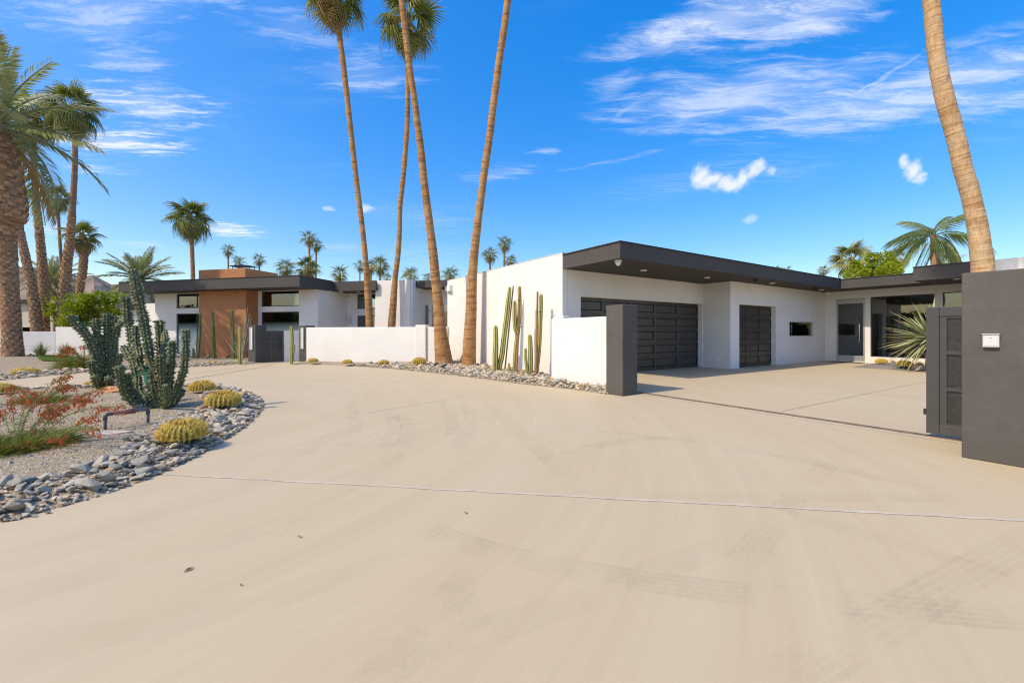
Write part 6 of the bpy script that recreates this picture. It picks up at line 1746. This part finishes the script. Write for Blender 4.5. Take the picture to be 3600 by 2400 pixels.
def tuft(label, px, py, h, n, seed, spread=.55):
    b = G(px, py, .1); b.z = z_left(b.x, b.y) if inside((b.x, b.y), leftbed) else .03; rr = random.Random(seed); root = thing('grass_tuft', label, 'grass', b, 'grass tufts by the white wall'); mb = MB()
    for k in range(n):
        a = rr.uniform(0, 6.28); sp_ = spread * rr.random(); p = b + Vector((cos(a), sin(a), 0)) * .07 * rr.random(); d = Vector((cos(a) * sp_, sin(a) * sp_, 1)).normalized(); l = h * rr.uniform(.7, 1.1)
        s = Vector((-sin(a), cos(a), 0)) * .012; m = p + d * l * .55; e = p + d * l + Vector((cos(a), sin(a), -.6)) * l * .28 * sp_ * 2
        mb.add([p - s, p + s, m + s * .8, m - s * .8, e], [(0, 1, 2, 3), (3, 2, 4)], [0, 0, .5, .5, 1])
    mb.build('blades', M['grassblade'], root, b)['kind'] = 'stuff'
tuft('left spiky grass tuft in front of the far white wall', 145, 1256, .95, 170, 601, .9)
tuft('right spiky grass tuft beside the palm shadow on the far wall', 231, 1254, .9, 190, 602, .8)
# strip of turf
mb = MB(); rr = random.Random(620)
tp = [G(112, 1265, .1), G(148, 1272, .1), G(300, 1270, .1), G(300, 1262, .1), G(240, 1259, .1), G(170, 1261, .1)]
tpp = [(p.x, p.y) for p in tp]; xs = [p[0] for p in tpp]; ys = [p[1] for p in tpp]
zt_ = lambda x, y: z_left(x, y) + .03
vs = [(x, y, zt_(x, y)) for x, y in tpp]; mb.add(vs, [tuple(range(len(vs)))])
for _ in range(9000):
    x, y = rr.uniform(min(xs), max(xs)), rr.uniform(min(ys), max(ys))
    if inside((x, y), tpp):
        z = zt_(x, y) - .01; a = rr.uniform(0, 6.28); s = Vector((cos(a), sin(a), 0)) * .012; p = Vector((x, y, z)); mb.add([p - s, p + s, p + Vector((rr.gauss(0, .015), rr.gauss(0, .015), rr.uniform(.03, .06)))], [(0, 1, 2)])
o_ = mb.build('turf', M['turf']); tag(o_, 'strip of bright green turf between date palm and white wall', 'grass', kind='stuff')
# big spiky plant in the planter
b = Vector((15.35, 15.45, .1)); cz = 1.12; cc = D(3272, 1195, 15.45)
root = thing('spiky_yucca', 'large pale spiky yucca half hidden by the sliding gate', 'plant', (cc.x, cc.y, .08)); rr = random.Random(630)
mb = MB(); mb.tube([(cc.x, cc.y, .05), (cc.x, cc.y, .6), (cc.x, cc.y, cc.z)], [.15, .13, .1], 10); mb.build('trunk', M['brtrunk'], root, (cc.x, cc.y, .08))
lm = []
for v in range(3):
    q_ = MB(); L = 1.0; w = .024
    q_.add([(0, -w * .8, 0), (0, w * .8, 0), (.45, w, .03 - .05 * v), (.45, -w, .03 - .05 * v), (.8, w * .6, -.02 - .1 * v), (.8, -w * .6, -.02 - .1 * v), (1.0, 0, -.06 - .14 * v)], [(0, 1, 2, 3), (3, 2, 4, 5), (5, 4, 6)], [0, 0, .4, .4, .7, .7, 1])
    oo = q_.build('leaf', M['agave']); lm.append(oo.data); bpy.data.objects.remove(oo)
for k in range(190):
    z_ = 1 - 1.62 * (k + .5) / 190; az = k * 2.39996; el = math.asin(max(-1, min(1, z_)))
    s = 1.5 * rr.uniform(.85, 1.08)
    inst('leaf', rr.choice(lm), root, (0, 0, cc.z - .08), (rr.gauss(0, .4), -el, az), (s, s, s))
# a weed at the foot of the dark wall
b = Vector((*rw.p(.5, -.04, 0)[:2], 0)); b = Vector((5.53, 4.40, 0.0)); root = thing('weed', 'small green weed growing at the foot of the charcoal wall', 'plant', b); mb = MB(); rr = random.Random(640)
for k in range(14):
    a = rr.uniform(0, 6.28); e = b + Vector((cos(a) * .09, sin(a) * .09, rr.uniform(.02, .10))); m = b.lerp(e, .5) + Vector((0, 0, .05)); s = Vector((-sin(a), cos(a), 0)) * .006
    mb.add([b - s * .5, b + s * .5, m + s, m - s, e], [(0, 1, 2, 3), (3, 2, 4)])
mb.build('blades', M['grassblade'], root, b)['kind'] = 'stuff'
# small black garden spotlights
SPOT = [('black spotlight in the gravel behind the date palm trunk', 103, 1258), ('black spotlight beside the date palm at the left edge', 12, 1256), ('black spotlight tilted in the gravel before the turf strip', 222, 1287),
        ('black spotlight below the right grass tuft', 208, 1256), ('black spotlight among the flowers on the gravel island', 220, 1396), ('black spotlight in front of the brown wall, left of the middle cactus', 731, 1261),
        ('black spotlight in front of the brown wall, right of the middle cactus', 801, 1259), ('black spotlight in the stones left of the thickest palm foot', 1532, 1290), ('second black spotlight at the thickest palm foot', 1560, 1297)]
for lb, px, py in SPOT:
    p = G(px, py, .08); 
    for pol, zf in ((leftbed, z_left), (island, z_island), (wallbed, z_wall)):
        if inside((p.x, p.y), pol): p.z = zf(p.x, p.y)
    root = thing('spotlight', lb, 'spotlight', p, 'black garden spotlights')
    mb = MB(); mb.tube([p - Vector((0, 0, .03)), p + Vector((0, 0, .12))], [.012, .012], 6); mb.build('spike', M['black'], root, p)
    d = Vector((.75, .35, .45)).normalized(); c = p + Vector((0, 0, .14)); mb = MB(); mb.tube([c - d * .09, c + d * .03, c + d * .10], [.035, .042, .05], 10); mb.build('head', M['black'], root, p)
# dry leaves on the concrete
for i, (lb, px, py, s) in enumerate((('curled dry brown leaf lying on the driveway, left of the picture middle', 1052, 1888, .03), ('second smaller dry leaf above it on the driveway', 1637, 1804, .028), ('thin dry twig lying on the driveway', 664, 2004, .032), ('tiny dry leaf near the palm shadow on the open driveway', 848, 2058, .012))):
    p = G(px, py); a = R.uniform(0, 3); mb = MB(); d = Vector((cos(a), sin(a), 0)) * s; n = Vector((-sin(a), cos(a), 0)) * s * .35
    mb.add([p - d + Vector((0, 0, .004)), p - n + Vector((0, 0, .012)), p + d + Vector((0, 0, .006)), p + n + Vector((0, 0, .014)), p + Vector((0, 0, .003))], [(0, 1, 4), (1, 2, 4), (2, 3, 4), (3, 0, 4)])
    tag(mb.build('dry_leaf', M['dryleaf']), lb, 'leaf')
